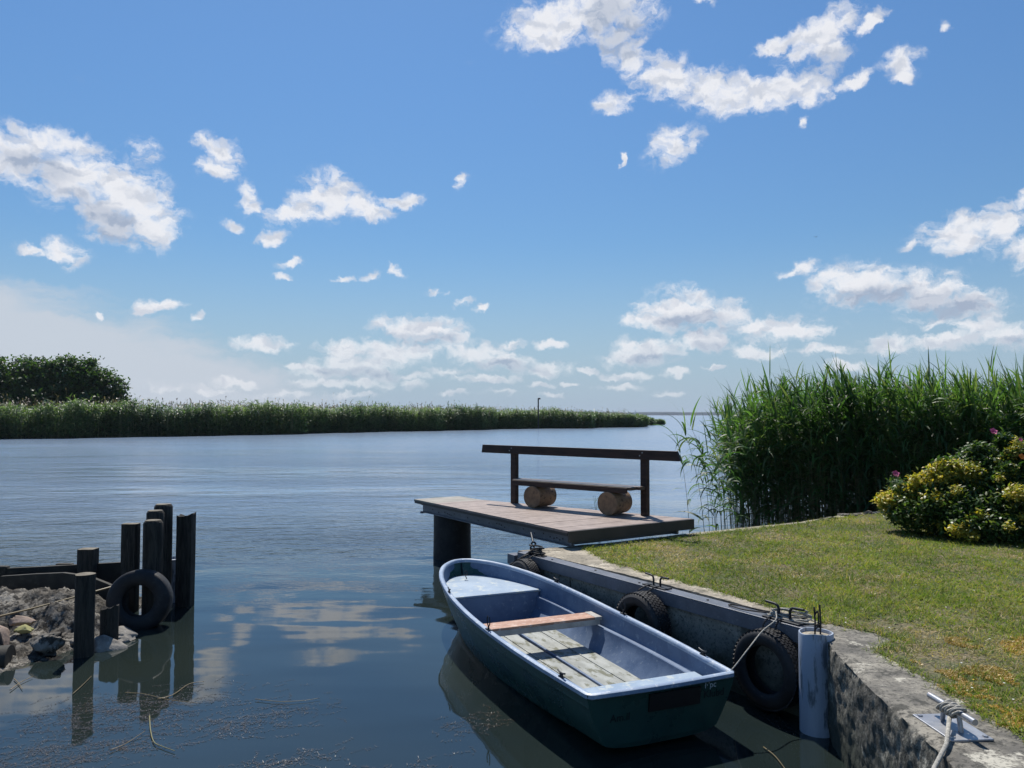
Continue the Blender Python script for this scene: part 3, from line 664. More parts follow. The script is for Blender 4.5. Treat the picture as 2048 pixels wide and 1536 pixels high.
seg(.03, 1.75, 3.3, .72, DZ-.13, .05, .12); seg(.15, .12, .15, 1.85, DZ-.17, .08, .05); seg(3.7, .1, 3.7, .7, DZ-.14, .08, .11); seg(3.98, .02, 3.98, .6, DZ-.21, .04, .03)
mb.build('steel_beams', M['steelcap'], dk)
for u in [.2, .26, .32, .38, .46, .6, .8, 1.05, 1.5, 1.58, 1.64, 1.7, 1.9, 2.2, 2.5, 2.9, 3.0, 3.06, 3.12, 3.2, 3.4, 3.6]:
    p = Dk(u, .044, DZ-.13+random.uniform(-.02, .02))-DA
    MB().tube([p, p-dv*.006], .009, 8).build('bolt_hole', M['black'], dk)
mb = MB(); mb.lathe([(.0, DZ-.197), (.30, DZ-.197), (.30, .35), (.305, .02), (.295, -1.3)], 48); mb.xf(Matrix.Translation((-.93*K-DA.x, 12.22*K-DA.y, 0)))
mb.build('pile', M['rubber'], dk, smooth_=40)
# bench
B0 = Vector(KP((.04, 12.02, 0))); bu = Vector((.764, -.645, 0)).normalized(); bv = Vector((-bu.y, bu.x, 0))  # bv away from the viewer
if bv.y < 0: bv = -bv
def Bn(u, v, z): return bu*u*K+bv*v*K+Vector((0, 0, z if abs(z-DZ) < 1e-6 else KZ(z)))
bn = empty('bench', B0, 0, label='dark brown plank bench with a wide back rail resting on two logs on the deck', cat='bench')
for u in (.0, 2.29):
    MB().beam(Bn(u, .0, DZ), Bn(u, 0, 1.80), .10, .085, up=bv).build('post', M['brown'], bn, bev=.004)
MB().add([Bn(u, v, z) for u, v, z in ((-.60, -.052, 1.71), (2.84, -.052, 1.70), (2.87, -.052, 1.705+.0), (2.82, -.052, 1.83), (-.58, -.052, 1.835))]+
         [Bn(u, v, z) for u, v, z in ((-.60, -.098, 1.71), (2.84, -.098, 1.70), (2.87, -.098, 1.705), (2.82, -.098, 1.83), (-.58, -.098, 1.835))],
         [(0, 1, 2, 3, 4), (9, 8, 7, 6, 5), (0, 5, 6, 1), (1, 6, 7, 2), (2, 7, 8, 3), (3, 8, 9, 4), (4, 9, 5, 0)]).build('back_rail', M['brown'], bn, bev=.004)
for u in (-.02, .02, 2.27, 2.31):
    p = Bn(u, -.099, 1.775+.02*(1 if u in (.02, 2.31) else -1)); MB().tube([p, p-bv*.005], .009, 8).build('bolt', M['zinc'], bn)
for k_, (v0, v1) in enumerate(((-.33, -.19), (-.185, -.045))):
    MB().beam(Bn(.23-.10*k_, (v0+v1)/2, 1.325), Bn(2.27+.05*k_, (v0+v1)/2, 1.325), v1-v0, .045).build('seat_plank', M['seatwood'], bn, bev=.004)
MB().beam(Bn(.24, -.338, 1.30), Bn(2.22, -.338, 1.30), .016, .075).build('seat_edge', M['brown'], bn, bev=.003)
for i, u in enumerate((.63, 1.92)):
    mb = MB(); c0 = Bn(u, -.36, .95+.164); c1 = Bn(u, .02, .95+.169); n = 28; N_ = 6
    pts = [c0.lerp(c1, j/N_) for j in range(N_+1)]
    mb.tube(pts, [.162, .165, .166, .166, .167, .168, .166], n, cap=False)
    lg = mb.build('log', M['log'], None, smooth_=True, label=('left' if i == 0 else 'right')+' of the two short logs lying under the bench seat', cat='log', group='short logs under the bench seat')
    lg.location = B0
    me = MB(); me.tube([c0+(c0-c1).normalized()*.003, c0], [.155, .163], n); me.tube([c1, c1+(c1-c0).normalized()*.003], [.166, .158], n)
    me.build('end_face', M['logend'], lg)
# little reed sprig growing behind the deck
def reed_plant(name, loc, n, h, seed, spread, label, cat, group=None, lw=.022, ll=.35):
    r = np.random.default_rng(seed); P = np.array([loc]*n)+np.c_[r.uniform(-spread, spread, (n, 2)), np.zeros(n)]
    az = r.uniform(0, 6.28, n); hh = h*r.uniform(.7, 1.1, n)
    e = empty(name, loc, label=label, cat=cat, group=group)
    parts = []; parts2 = []
    for a in (0, 1.57):
        v, f, tip = ribbons(P, az+a*0, r.uniform(1.42, 1.54, n) if a == 0 else 1.48, hh, .010, .12, 5, prof=lambda t: 1-.5*t, twist=a); parts.append((v, f, 0))
    for i in range(n):
        k_ = max(3, int(hh[i]/.16)); ts_ = r.uniform(.25, 1, k_)
        pb = P[i]+(tip[i]-P[i])*ts_[:, None]; v, f, _ = ribbons(pb, r.uniform(0, 6.28, k_), r.uniform(.5, 1.25, k_), ll*r.uniform(.6, 1.1, k_), lw, r.uniform(.4, 1.9, k_), 4); parts2.append((v, f, 0))
    V, Fa, _ = join(parts); link('stem', mesh_np('stem', V-np.array(loc), Fa), M['reedstem'], e)
    V, Fa, _ = join(parts2); link('leaves', mesh_np('leaves', V-np.array(loc), Fa), M['reed'], e)
    return e
reed_plant('young_reed', (1.21, 11.85, .30), 2, .78, 4, .12, 'small green reed sprig poking up behind the deck between the logs', 'plant', ll=.25)

# ------------------------------------------------------------------ boat
def interp(x, xs, ys): return float(np.interp(x, xs, ys))
BX = [0, .35, .7, 1.2, 1.8, 2.4, 2.9, 3.3, 3.65, 3.95, 4.15, 4.28, 4.35, 4.38]
BW = [.60, .625, .65, .67, .675, .66, .62, .56, .485, .385, .285, .185, .095, .0]
BZ = [.455, .458, .462, .468, .478, .50, .523, .545, .562, .575, .583, .587, .59, .59]
BWL = [.47, .48, .49, .50, .51, .49, .44, .37, .28, .19, .12, .07, .03, .0]
BCH = [.11, .10, .085, .065, .05, .04, .04, .05, .08, .14, .21, .29, .34, .37]
KEEL = [.04, .01, -.03, -.07, -.10, -.11, -.10, -.08, -.05, .02, .10, .20, .28, .32]
XS = list(np.concatenate([np.linspace(0, 3.3, 23), np.linspace(3.4, 4.2, 12), [4.25, 4.29, 4.32, 4.345, 4.362, 4.374, 4.38]]))
def sm(x, ys):  # smooth interpolation
    xs = np.array(BX); ys = np.array(ys, float); i = min(max(int(np.searchsorted(xs, x))-1, 0), len(xs)-2)
    h = xs[i+1]-xs[i]; t = (x-xs[i])/h
    def sl(j):
        if j <= 0: return (ys[1]-ys[0])/(xs[1]-xs[0])
        if j >= len(xs)-1: return (ys[-1]-ys[-2])/(xs[-1]-xs[-2])
        return ((ys[j]-ys[j-1])/(xs[j]-xs[j-1])+(ys[j+1]-ys[j])/(xs[j+1]-xs[j]))/2
    m0, m1 = sl(i)*h, sl(i+1)*h
    return (2*t**3-3*t*t+1)*ys[i]+(t**3-2*t*t+t)*m0+(-2*t**3+3*t*t)*ys[i+1]+(t**3-t*t)*m1
# hull section: t 0 gunwale .. 1 keel
def sec(x, t, inset=0.):
    w_, z0, wl, kz = max(0, sm(x, BW)-inset), sm(x, BZ), max(0, sm(x, BWL)-inset), sm(x, KEEL)
    zc = sm(x, BCH)
    if t < .62:
        u = t/.62; y = w_+(wl-w_)*(u**1.15)+.012*math.sin(u*math.pi); z = z0+(zc-z0)*u
    else:
        u = (t-.62)/.38; a = u*math.pi/2; y = wl*math.cos(a)**.75 if u < .999 else 0; z = zc+(kz-zc)*math.sin(a)
    return y, z
boat = empty('rowing_boat', BO, BA, label='small open rowing boat with dark green hull and faded blue inside moored along the quay', cat='boat')
boat.scale = (.96, 1, 1)
# local frame: +x forward, +y = LEFT of the boat heading; photo right = -y
def loft(name, m, rows, closed=False, **k):
    V = [p for r_ in rows for p in r_]; n = len(rows[0]); Fs = []
    for i in range(len(rows)-1):
        for j in range(n-1): Fs.append((i*n+j, (i+1)*n+j, (i+1)*n+j+1, i*n+j+1))
    return MB().add(V, Fs).build(name, m, boat, **k)
TT = [0, .03, .08, .14, .16, .18, .24, .32, .42, .52, .58, .62, .67, .73, .80, .87, .94, 1.0]
rows = []
for x in XS:
    L_ = []; Rr = []
    for t in TT:
        y, z = sec(x, t)
        if .15 < t < .17: y += .004*min(1, y*8)
        xx = x - (t*.0) ; 
        if x > 3.9: xx = x-(sm(x, BZ)-z)*.35*(x-3.9)/.48
        if x < .001: xx = x+.06*t
        L_.append((xx, y, z)); Rr.append((xx, -y, z))
    rows.append(L_+Rr[::-1][1:])
hull = loft('hull', M['hull'], rows, smooth_=35)
# transom (slightly raked) as a face fan
mb = MB(); rr = rows[0]; mb.add(list(rr), [tuple(range(len(rr)))]); mb.build('transom', M['hull'], boat)
# rim: rolled gunwale all round
pts = []
for x in XS[1:]: pts.append((x, sm(x, BW)-.012, sm(x, BZ)))
left = [(0.02, sm(.02, BW)-.012, sm(0, BZ))]+pts[:-1]; tip = [(4.372, 0, sm(4.38, BZ))]
right = [(a, -b, c) for a, b, c in left][::-1]
loop_ = left+tip+right
# stern edge
ny = 9; st = [(-.006-.02*math.sin(math.pi*i/ny), -(sm(0, BW)-.03)+2*(sm(0, BW)-.03)*i/ny, sm(0, BZ)+.0) for i in range(ny+1)]
full = loop_+st
def rimloft(pl):
    V = []; n = len(pl); pr = [(-.030, -.028), (-.032, -.006), (-.020, .010), (.004, .012), (.018, .004), (.020, -.020), (.006, -.030)]; m_ = len(pr)
    for i in range(n):
        a, b = Vector(pl[i-1]), Vector(pl[(i+1) % n]); t = (b-a).normalized(); o_ = Vector((t.y, -t.x, 0)).normalized()
        if o_.dot(Vector((pl[i][0]-2.1, pl[i][1]*3, 0))) < 0: o_ = -o_
        for d, z in pr: V.append(Vector(pl[i])+o_*d+Vector((0, 0, z)))
    Fs = [(i*m_+j, ((i+1) % n)*m_+j, ((i+1) % n)*m_+(j+1) % m_, i*m_+(j+1) % m_) for i in range(n) for j in range(m_)]
    return MB().add(V, Fs)
rimloft(full).build('gunwale', M['rim'], boat, smooth_=50)
# inner skin with a ledge
FZ = .105
def inner_rows():
    rows = []
    for x in XS:
        if x > 4.33: continue
        w_ = max(.0, sm(x, BW)-.040); z0 = sm(x, BZ)-.02; lz = .315+.10*max(0, (x-2.4)/2); wlow = max(0, min(w_-.06, sm(x, BWL)-.02)); fz = FZ-.02
        L_ = [(x, w_, z0), (x, w_-.006, z0-.05), (x, w_-.018, lz+.004), (x, w_-.022, lz), (x, max(0, w_-.055), lz-.002), (x, max(0, w_-.062), lz-.008), (x, max(0, w_-.078), .22), (x, max(0, wlow-.03), .10), (x, max(0, wlow-.07), fz+.01), (x, max(0, wlow-.14), fz), (x, 0, fz-.005)]
        L_ = [(.03+.13*(z0-z) if x < .03 else x, y, z) for x, y, z in L_]
        if x > 3.3: L_ = [(x, y if z > .41 else max(0, w_-.03), max(z, .41)) for x, y, z in L_]
        rows.append(L_+[(a, -b, c) for a, b, c in L_][::-1][1:])
    return rows
ir = inner_rows()
loft('inner_skin', M['inner'], ir, smooth_=30)
mb = MB(); mb.add(list(ir[0]), [tuple(range(len(ir[0])))]); mb.build('inner_transom', M['inner'], boat)
def seatpoly(x0, x1, inset, n=14):
    xs = np.linspace(x0, x1, n); a = [(x, max(.01, sm(x, BW)-inset)) for x in xs]
    return a+[(x, -y) for x, y in a][::-1]
MB().prism(seatpoly(3.22, 4.26, .048, 24), .40, .425).build('bow_seat', M['deckfrp'], boat, bev=.012)
def bulk(x, ztop, name):
    w1 = sm(x, BW)-.075; w2 = sm(x, BWL)-.06
    Y_ = [(-w1, ztop), (-w1*.97, .24), (-w2, FZ-.02), (w2, FZ-.02), (w1*.97, .24), (w1, ztop)]
    MB().add([(x, y, z) for y, z in Y_]+[(x+.02, y, z) for y, z in Y_], [(0, 1, 2, 3, 4, 5), (11, 10, 9, 8, 7, 6)]+[(i, (i+1) % 6, 6+(i+1) % 6, 6+i) for i in range(6)]).build(name, M['inner'], boat)
bulk(3.222, .40, 'bow_bulkhead'); bulk(.415, .32, 'stern_bulkhead')
MB().prism(seatpoly(.04, .44, .070, 6), .32, .345).build('stern_seat', M['deckfrp'], boat, bev=.012)
# thwart plank: orange varnish, grey at one end
tw = MB().box((2.08, .03, .392), (.21, 1.10, .03), .0); tw = tw.build('thwart', M['thwart'], boat, bev=.006)
MB().box((2.08, -.555, .3925), (.225, .075, .034)).build('thwart_end', M['greyplank'], tw, bev=.006)
MB().box((1.985, .0, .36), (.025, 1.14, .05)).build('thwart_support', M['greyplank'], tw)
# floor boards
for y0, y1 in ((-.46, -.055), (-.03, .40)):
    n = 8; V = MB().prism([(.44, max(y0, -.40)), (1.2, max(y0, -.43)), (2.75, y0+.02), (2.82, y0+.08), (2.82, y1-.06), (2.78, y1), (.44, min(y1, .36))], FZ, FZ+.03); V.build('floor_board', M['floor'], boat, bev=.008)
MB().box((1.6, -.042, FZ+.030), (2.5, .022, .03)).build('keel_batten', M['inner'], boat, bev=.006)
for y in (.13, -.27): MB().box((1.62, y, FZ+.033), (2.2, .012, .007)).build('batten', M['floor'], boat)
# small black bits on the floor
# rim cleats
def horn(x, y, z, rz):
    mb = MB(); mb.tube(catmull([(-.055, 0, .038), (-.02, 0, .030), (.02, 0, .030), (.055, 0, .038)], 4), .006, 8); mb.box((0, 0, .015), (.035, .012, .03)); mb.box((0, 0, .003), (.06, .02, .006))
    mb.xf(Matrix.Translation((x, y, z)) @ Matrix.Rotation(rz, 4, 'Z')); return mb.build('horn_cleat', M['blacksteel'], boat)
horn(2.98, sm(2.98, BW)-.015, sm(2.98, BZ)+.012, -.12); horn(2.98, -sm(2.98, BW)+.015, sm(2.98, BZ)+.012, .12)
horn(.37, sm(.37, BW)-.015, sm(.37, BZ)+.012, .03); horn(.40, -sm(.37, BW)+.015, sm(.37, BZ)+.012, -.03)
for s_ in (1, -1):
    y = s_*(sm(1.69, BW)-.015); z = sm(1.69, BZ)
    mb = MB(); mb.tube([(1.69, y, z-.05), (1.69, y, z+.045)], .008, 8); mb.box((1.69, y, z+.014), (.08, .03, .008))
    mb.tube(catmull([(1.69+.032*math.sin(a), y, z+.085-.042*math.cos(a)) for a in np.linspace(-2.55, 2.55, 9)], 3), .005, 6); mb.build('rowlock', M['blacksteel'], boat)
mb = MB(); mb.tube(catmull([(4.02, .06+.02*math.cos(a), .50+.02*math.sin(a)) for a in np.linspace(0, 5.8, 9)], 3), .006, 6); mb.tube([(4.06, .06, .48), (3.99, .06, .44)], .005, 6); mb.build('ring_bolt', M['blacksteel'], boat)
# transom plate and letters.  photo left = boat left (+y)
TX = -.004
mb = MB(); V = [(-.012, .12, .40), (-.012, -.30, .40), (.012, -.30, .275), (.012, .12, .275)]
mb.add(V+[(x+.02, y, z) for x, y, z in V], [(0, 1, 2, 3), (7, 6, 5, 4), (0, 4, 5, 1), (1, 5, 6, 2), (2, 6, 7, 3), (3, 7, 4, 0)]); mb.xf(Matrix.Translation((-.004, 0, 0))); mb.build('motor_pad', M['black'], boat)
def text(s, size, y, z, m, rot=0.):
    cu = bpy.data.curves.new('t', 'FONT'); cu.body = s; cu.size = size; cu.extrude = .0008; o = bpy.data.objects.new('t', cu); C.objects.link(o)
    dg = bpy.context.evaluated_depsgraph_get(); me = bpy.data.meshes.new_from_object(o.evaluated_get(dg)); bpy.data.objects.remove(o)
    for v in me.vertices:   # text plane x -> boat -y, y -> z, on the raked transom
        tx, ty, tz = v.co; yy, zz = y-tx, z+ty; zf = (.455-zz); v.co = (.06*zf/.55-.0035-tz-.006*0, yy, zz)
    me.materials.clear(); return link('lettering', me, m, boat)
text("Am.il", .075, .42, .245, M['darkletter']); text("I\u00b7'pc", .062, -.34, .375, M['whiteletter']); text("Klubd", .075, -.335, .305, M['darkletter'])

# ------------------------------------------------------------------ wooden posts on the left
def post(loc, r, h, label, sq=False, broken=False, lean=(0, 0), top='flat', base=-.8, group='weathered mooring posts', n=20, dims=None):
    V = []; Fs = []; rows = 16
    if sq: outline = []; hw, hd = dims; 
    for i in range(rows+1):
        t = i/rows; z = base+(h-base)*t
        for j in range(n):
            a = 2*math.pi*j/n+.3
            if sq:
                k_ = 1/max(abs(math.cos(a))/hw, abs(math.sin(a))/hd); x, y = k_*math.cos(a), k_*math.sin(a)
            else:
                k_ = r*(1+.05*math.sin(3*a+loc[0]*9)+.03*noise.noise(Vector((math.cos(a)*2+loc[0], math.sin(a)*2, z*.7)))); x, y = k_*math.cos(a), k_*math.sin(a)
            d = 1+.03*noise.noise(Vector((x*14, y*14, z*2+loc[1]))); zz = z
            if i == rows and broken: zz += .05*noise.noise(Vector((x*16, y*16, 7)))-.01+.03*(x > 0)
            V.append((x*d+lean[0]*(z), y*d+lean[1]*z, zz))
    for i in range(rows):
        for j in range(n): Fs.append((i*n+j, i*n+(j+1) % n, (i+1)*n+(j+1) % n, (i+1)*n+j))
    tp = len(V); b0 = rows*n
    if top == 'chamfer':
        for j in range(n): x, y, z = V[b0+j]; V.append((x*.8+lean[0]*z*.2, y*.8+lean[1]*z*.2, z+.03))
        for j in range(n): Fs.append((b0+j, b0+(j+1) % n, tp+(j+1) % n, tp+j))
        b0 = tp
    o = MB().add(V, Fs).build('mooring_post', M['wood'], smooth_=40, label=label, cat='post', group=group); o.location = (loc[0], loc[1], 0)
    cap = [V[b0+j] for j in range(n)]; c = (sum(v[0] for v in cap)/n, sum(v[1] for v in cap)/n, sum(v[2] for v in cap)/n+(.004 if not broken else -.012))
    MB().add(cap+[c], [(j, (j+1) % n, n) for j in range(n)]).build('end_grain', M['woodcut'] if not broken else M['wood'], o)
    return o
post((-4.10, 7.56), .088, .775, 'round grey post with a flat sawn top standing alone in front of the rubble')
post((-4.055, 8.86), .103, 1.085, 'thick round post that carries the leaning tyre, pale on its rounded top', top='chamfer')
post((-4.16, 9.14), .098, 1.16, 'round post half hidden behind the post with the tyre', top='chamfer')
post((-4.20, 9.44), .104, 1.20, 'tallest dark round post at the back of the left group', top='chamfer')
post((-4.50, 9.27), .09, 1.02, 'flat sided sawn post left of the round ones with a level top', sq=True, dims=(.092, .06))
post((-3.955, 9.52), .102, 1.08, 'dark post with a broken jagged top on the right, apart from the group', broken=True, lean=(.004, 0), sq=True, dims=(.092, .075))
post((-5.08, 9.42), .09, .70, 'short cracked stump rising behind the black board', sq=True, dims=(.095, .08), base=-.4)
post((-4.06, 7.95), .085, .36, 'low rotten black stub just behind the lone round post', broken=True)
tyre(Vector((-4.06, 8.60, .28)), (.12, -1, .10), .335, .165, .20, 'old black tyre leaning against the thick post in the water on the left', group='tyres on the left bank', tread=False)
tyre(Vector((-5.12, 7.35, .12)), (.75, -.9, .35), .32, .2, .17, 'black tyre cut off by the left edge of the photo, half sunk in rubble', group='tyres on the left bank', tread=False)
# white pipe behind posts
o = MB().lathe([(.115, -.6), (.115, .50), (.124, .505), (.124, .525), (.112, .528), (.108, .50), (.108, .2)], 32).build('plastic_pipe', M['pvc'], smooth_=40, label='pale plastic pipe end standing in the water behind the left posts', cat='pipe'); o.location = (-4.22, 9.75, 0)
# dark retaining boards
def board(pts, z0, z1, th, name, label):
    V = []; n = len(pts)
    for i, (x, y, za, zb) in enumerate(pts):
        a = Vector(pts[max(i-1, 0)][:2]); b = Vector(pts[min(i+1, n-1)][:2]); t = (b-a).normalized(); nn = Vector((-t.y, t.x))*th/2
        V += [(x-nn.x, y-nn.y, za), (x-nn.x, y-nn.y, zb), (x+nn.x, y+nn.y, zb), (x+nn.x, y+nn.y, za)]
    Fs = [(i*4+j, (i+1)*4+j, (i+1)*4+(j+1) % 4, i*4+(j+1) % 4) for i in range(n-1) for j in range(4)]+[(0, 1, 2, 3), ((n-1)*4+3, (n-1)*4+2, (n-1)*4+1, (n-1)*4)]
    return MB().add(V, Fs).build(name, M['plank'], label=label, cat='board')
board([(-9, 9.0, -.3, .47), (-7.6, 9.10, -.3, .485), (-6.2, 9.25, -.3, .49), (-5.6, 9.36, -.3, .50), (-5.15, 9.45, -.3, .51), (-4.56, 9.58, -.3, .52)], 0, 0, .05, 'retaining_board', 'long black retaining board behind the rubble bank on the left')
board([(-5.9, 9.10, -.1, .44), (-5.5, 9.08, -.1, .47), (-5.15, 9.05, -.1, .49), (-4.85, 9.02, -.1, .46), (-4.6, 8.98, -.1, .38), (-4.35, 8.92, -.1, .28)], 0, 0, .045, 'curved_board', 'dark board with an arched top edge sloping down to the posts')
# bits sticking up at the board
for x, y in ((-6.05, 9.42), (-5.38, 9.58)):
    o = MB().prism([(-.10, -.04), (.10, -.04), (.10, .04), (-.10, .04)], -.2, .52).build('stake', M['plank'], bev=.02, label='flat black stake end %s the long board' % ('at the left part of' if x < -6 else 'beside the stump on'), cat='stake', group='stakes of the retaining board'); o.location = (x, y-.12, 0)
# rubble bank
def bank():
    nx, ny = 260, 210; X = np.linspace(-8.5, -3.7, nx); Y = np.linspace(5.2, 9.7, ny); V = np.zeros((nx, ny, 3)); 
    wl = [(-4.3, 9.6), (-4.28, 9.0), (-4.25, 8.6), (-4.02, 8.1), (-4.0, 7.75), (-4.12, 7.4), (-4.35, 7.0), (-4.6, 6.6), (-5.1, 6.0), (-6.5, 5.4)]
    wy = np.array([p[1] for p in wl])[::-1]; wx = np.array([p[0] for p in wl])[::-1]
    for i, x in enumerate(X):
        for j, y in enumerate(Y):
            d = np.interp(y, wy, wx)-x           # metres inland
            s1 = 1/(1+math.exp(-(d-.08)*9)); s2 = 1/(1+math.exp(-(y-(8.18+.12*noise.noise(Vector((x*2, 0, 0)))))*22))
            z = -.35+.41*s1+.24*s2*s1+.06*max(0, min(1, (y-8.3)/.4))*s1-.22*max(0, min(1, (y-8.75)/.25))*s1
            p = Vector((x, y, 0)); z += s1*(.07*noise.noise(p*3)+.055*noise.noise(p*8+Vector((3, 1, 0)))+.045*abs(noise.noise(p*17))+.03*noise.noise(p*37))
            V[i, j] = (x, y, z)
    idx = np.arange(nx*ny).reshape(nx, ny); Fa = np.stack([idx[:-1, :-1], idx[1:, :-1], idx[1:, 1:], idx[:-1, 1:]], -1).reshape(-1, 4)
    link('bank_ground', mesh_np('bank_ground', V.reshape(-1, 3), Fa), M['soil'], kind='structure')
bank()
def rock(loc, s, m, label, cat='stone', group=None, seed=0, rz=0.):
    bm = bmesh.new(); bmesh.ops.create_icosphere(bm, subdivisions=4, radius=1)
    for v in bm.verts:
        c = v.co.copy(); k_ = 1+.38*noise.noise(c*1.2+Vector((seed*3.7, 0, 0)))+.24*noise.noise(c*2.6+Vector((seed, 5, 0)))+.12*noise.noise(c*6)+.06*noise.noise(c*13)
        v.co = Vector((c.x*s[0]*k_, c.y*s[1]*k_, c.z*s[2]*k_))
    rr = random.Random(seed)
    for _ in range(7):          # flat broken faces
        d = Vector((rr.uniform(-1, 1), rr.uniform(-1, 1), rr.uniform(-.3, 1))).normalized(); lim = rr.uniform(.55, .8)
        for v in bm.verts:
            q = Vector((v.co.x/s[0], v.co.y/s[1], v.co.z/s[2])); e = q.dot(d)-lim
            if e > 0: q -= d*e*.85; v.co = Vector((q.x*s[0], q.y*s[1], q.z*s[2]))
    me = bpy.data.meshes.new('rock'); bm.to_mesh(me); bm.free(); o = link('rock', me, m, label=label, cat=cat, group=group); o.location = loc; o.rotation_euler = (0, 0, rz)
    me.shade_smooth(); me.set_sharp_from_angle(angle=R(38)); return o
rock((-4.47, 7.55, .14), (.18, .12, .09), M['soil'], 'rough grey stone in the middle of the rubble left of the lone post', seed=1)
rock((-4.86, 7.86, .17), (.085, .06, .045), M['stoneyel'], 'small pale yellow block on the rubble near the left edge', seed=3)
rock((-5.0, 7.66, .17), (.17, .15, .13), M['stonered'], 'reddish boulder at the left edge below the yellow block', seed=2)
rock((-4.95, 7.98, .22), (.15, .08, .05), M['stonered'], 'flat pinkish stone just behind the yellow block', seed=5)
rock((-4.05, 7.82, .0), (.26, .20, .13), M['stone'], 'low rounded slab at the water in front of the lone round post', seed=4)
rock((-4.05, 8.15, .02), (.22, .18, .12), M['stone'], 'pale pitted boulder at the water below the leaning tyre', seed=6)
rock((-4.75, 7.25, -.05), (.36, .24, .12), M['soil'], 'broad grey slab sloping into the water beside the dark pipe piece', seed=8)
mb = MB(); mb.tube([(-5.35, 7.12, .03), (-4.62, 7.28, .05)], .13, 24, cap=True); mb.build('drain_pipe', M['plank'], smooth_=40, label='dark drain pipe piece lying at the waterline near the left edge', cat='pipe')
cnt = 0
for i in range(15):
    x, y = random.uniform(-6.6, -4.2), random.uniform(7.4, 8.6)
    s = random.uniform(.03, .07)
    zz = .06+.19*(1/(1+math.exp(-(y-8.18)*22)))+.10*max(0, min(1, (y-8.3)/1.2))
    rock((x, y, zz), (s*1.3, s, s*.6), M[random.choice(['stone', 'stone', 'stonered'])], 'small rubble stone lying on the left bank', group='small rubble stones on the left bank', seed=10+i, rz=i)
mb = MB(); mb.tube(catmull([(-5.35, 7.85, .24), (-4.95, 8.2, .30), (-4.6, 8.5, .37), (-4.35, 8.75, .42)], 6), .010, 6); mb.build('reed_stalk', M['dryreed'], label='long pale dry stalk lying across the rubble on the left', cat='stalk')
# stones by the right reed bed
for i, (px, py, s) in enumerate([(1622, 1050, .07), (1648, 1040, .10), (1662, 1036, .12), (1690, 1030, .13), (1712, 1028, .10), (1735, 1026, .10), (1600, 1056, .05), (1590, 1058, .05)]):
    p = G(px, py, .74); rock((p.x*1.03, p.y*1.03, LZ-.01), (s*1.2, s*.9, s*.5), M['soil'], 'grey stone in the row between the lawn edge and the reeds', group='stones edging the lawn by the reeds', seed=40+i)

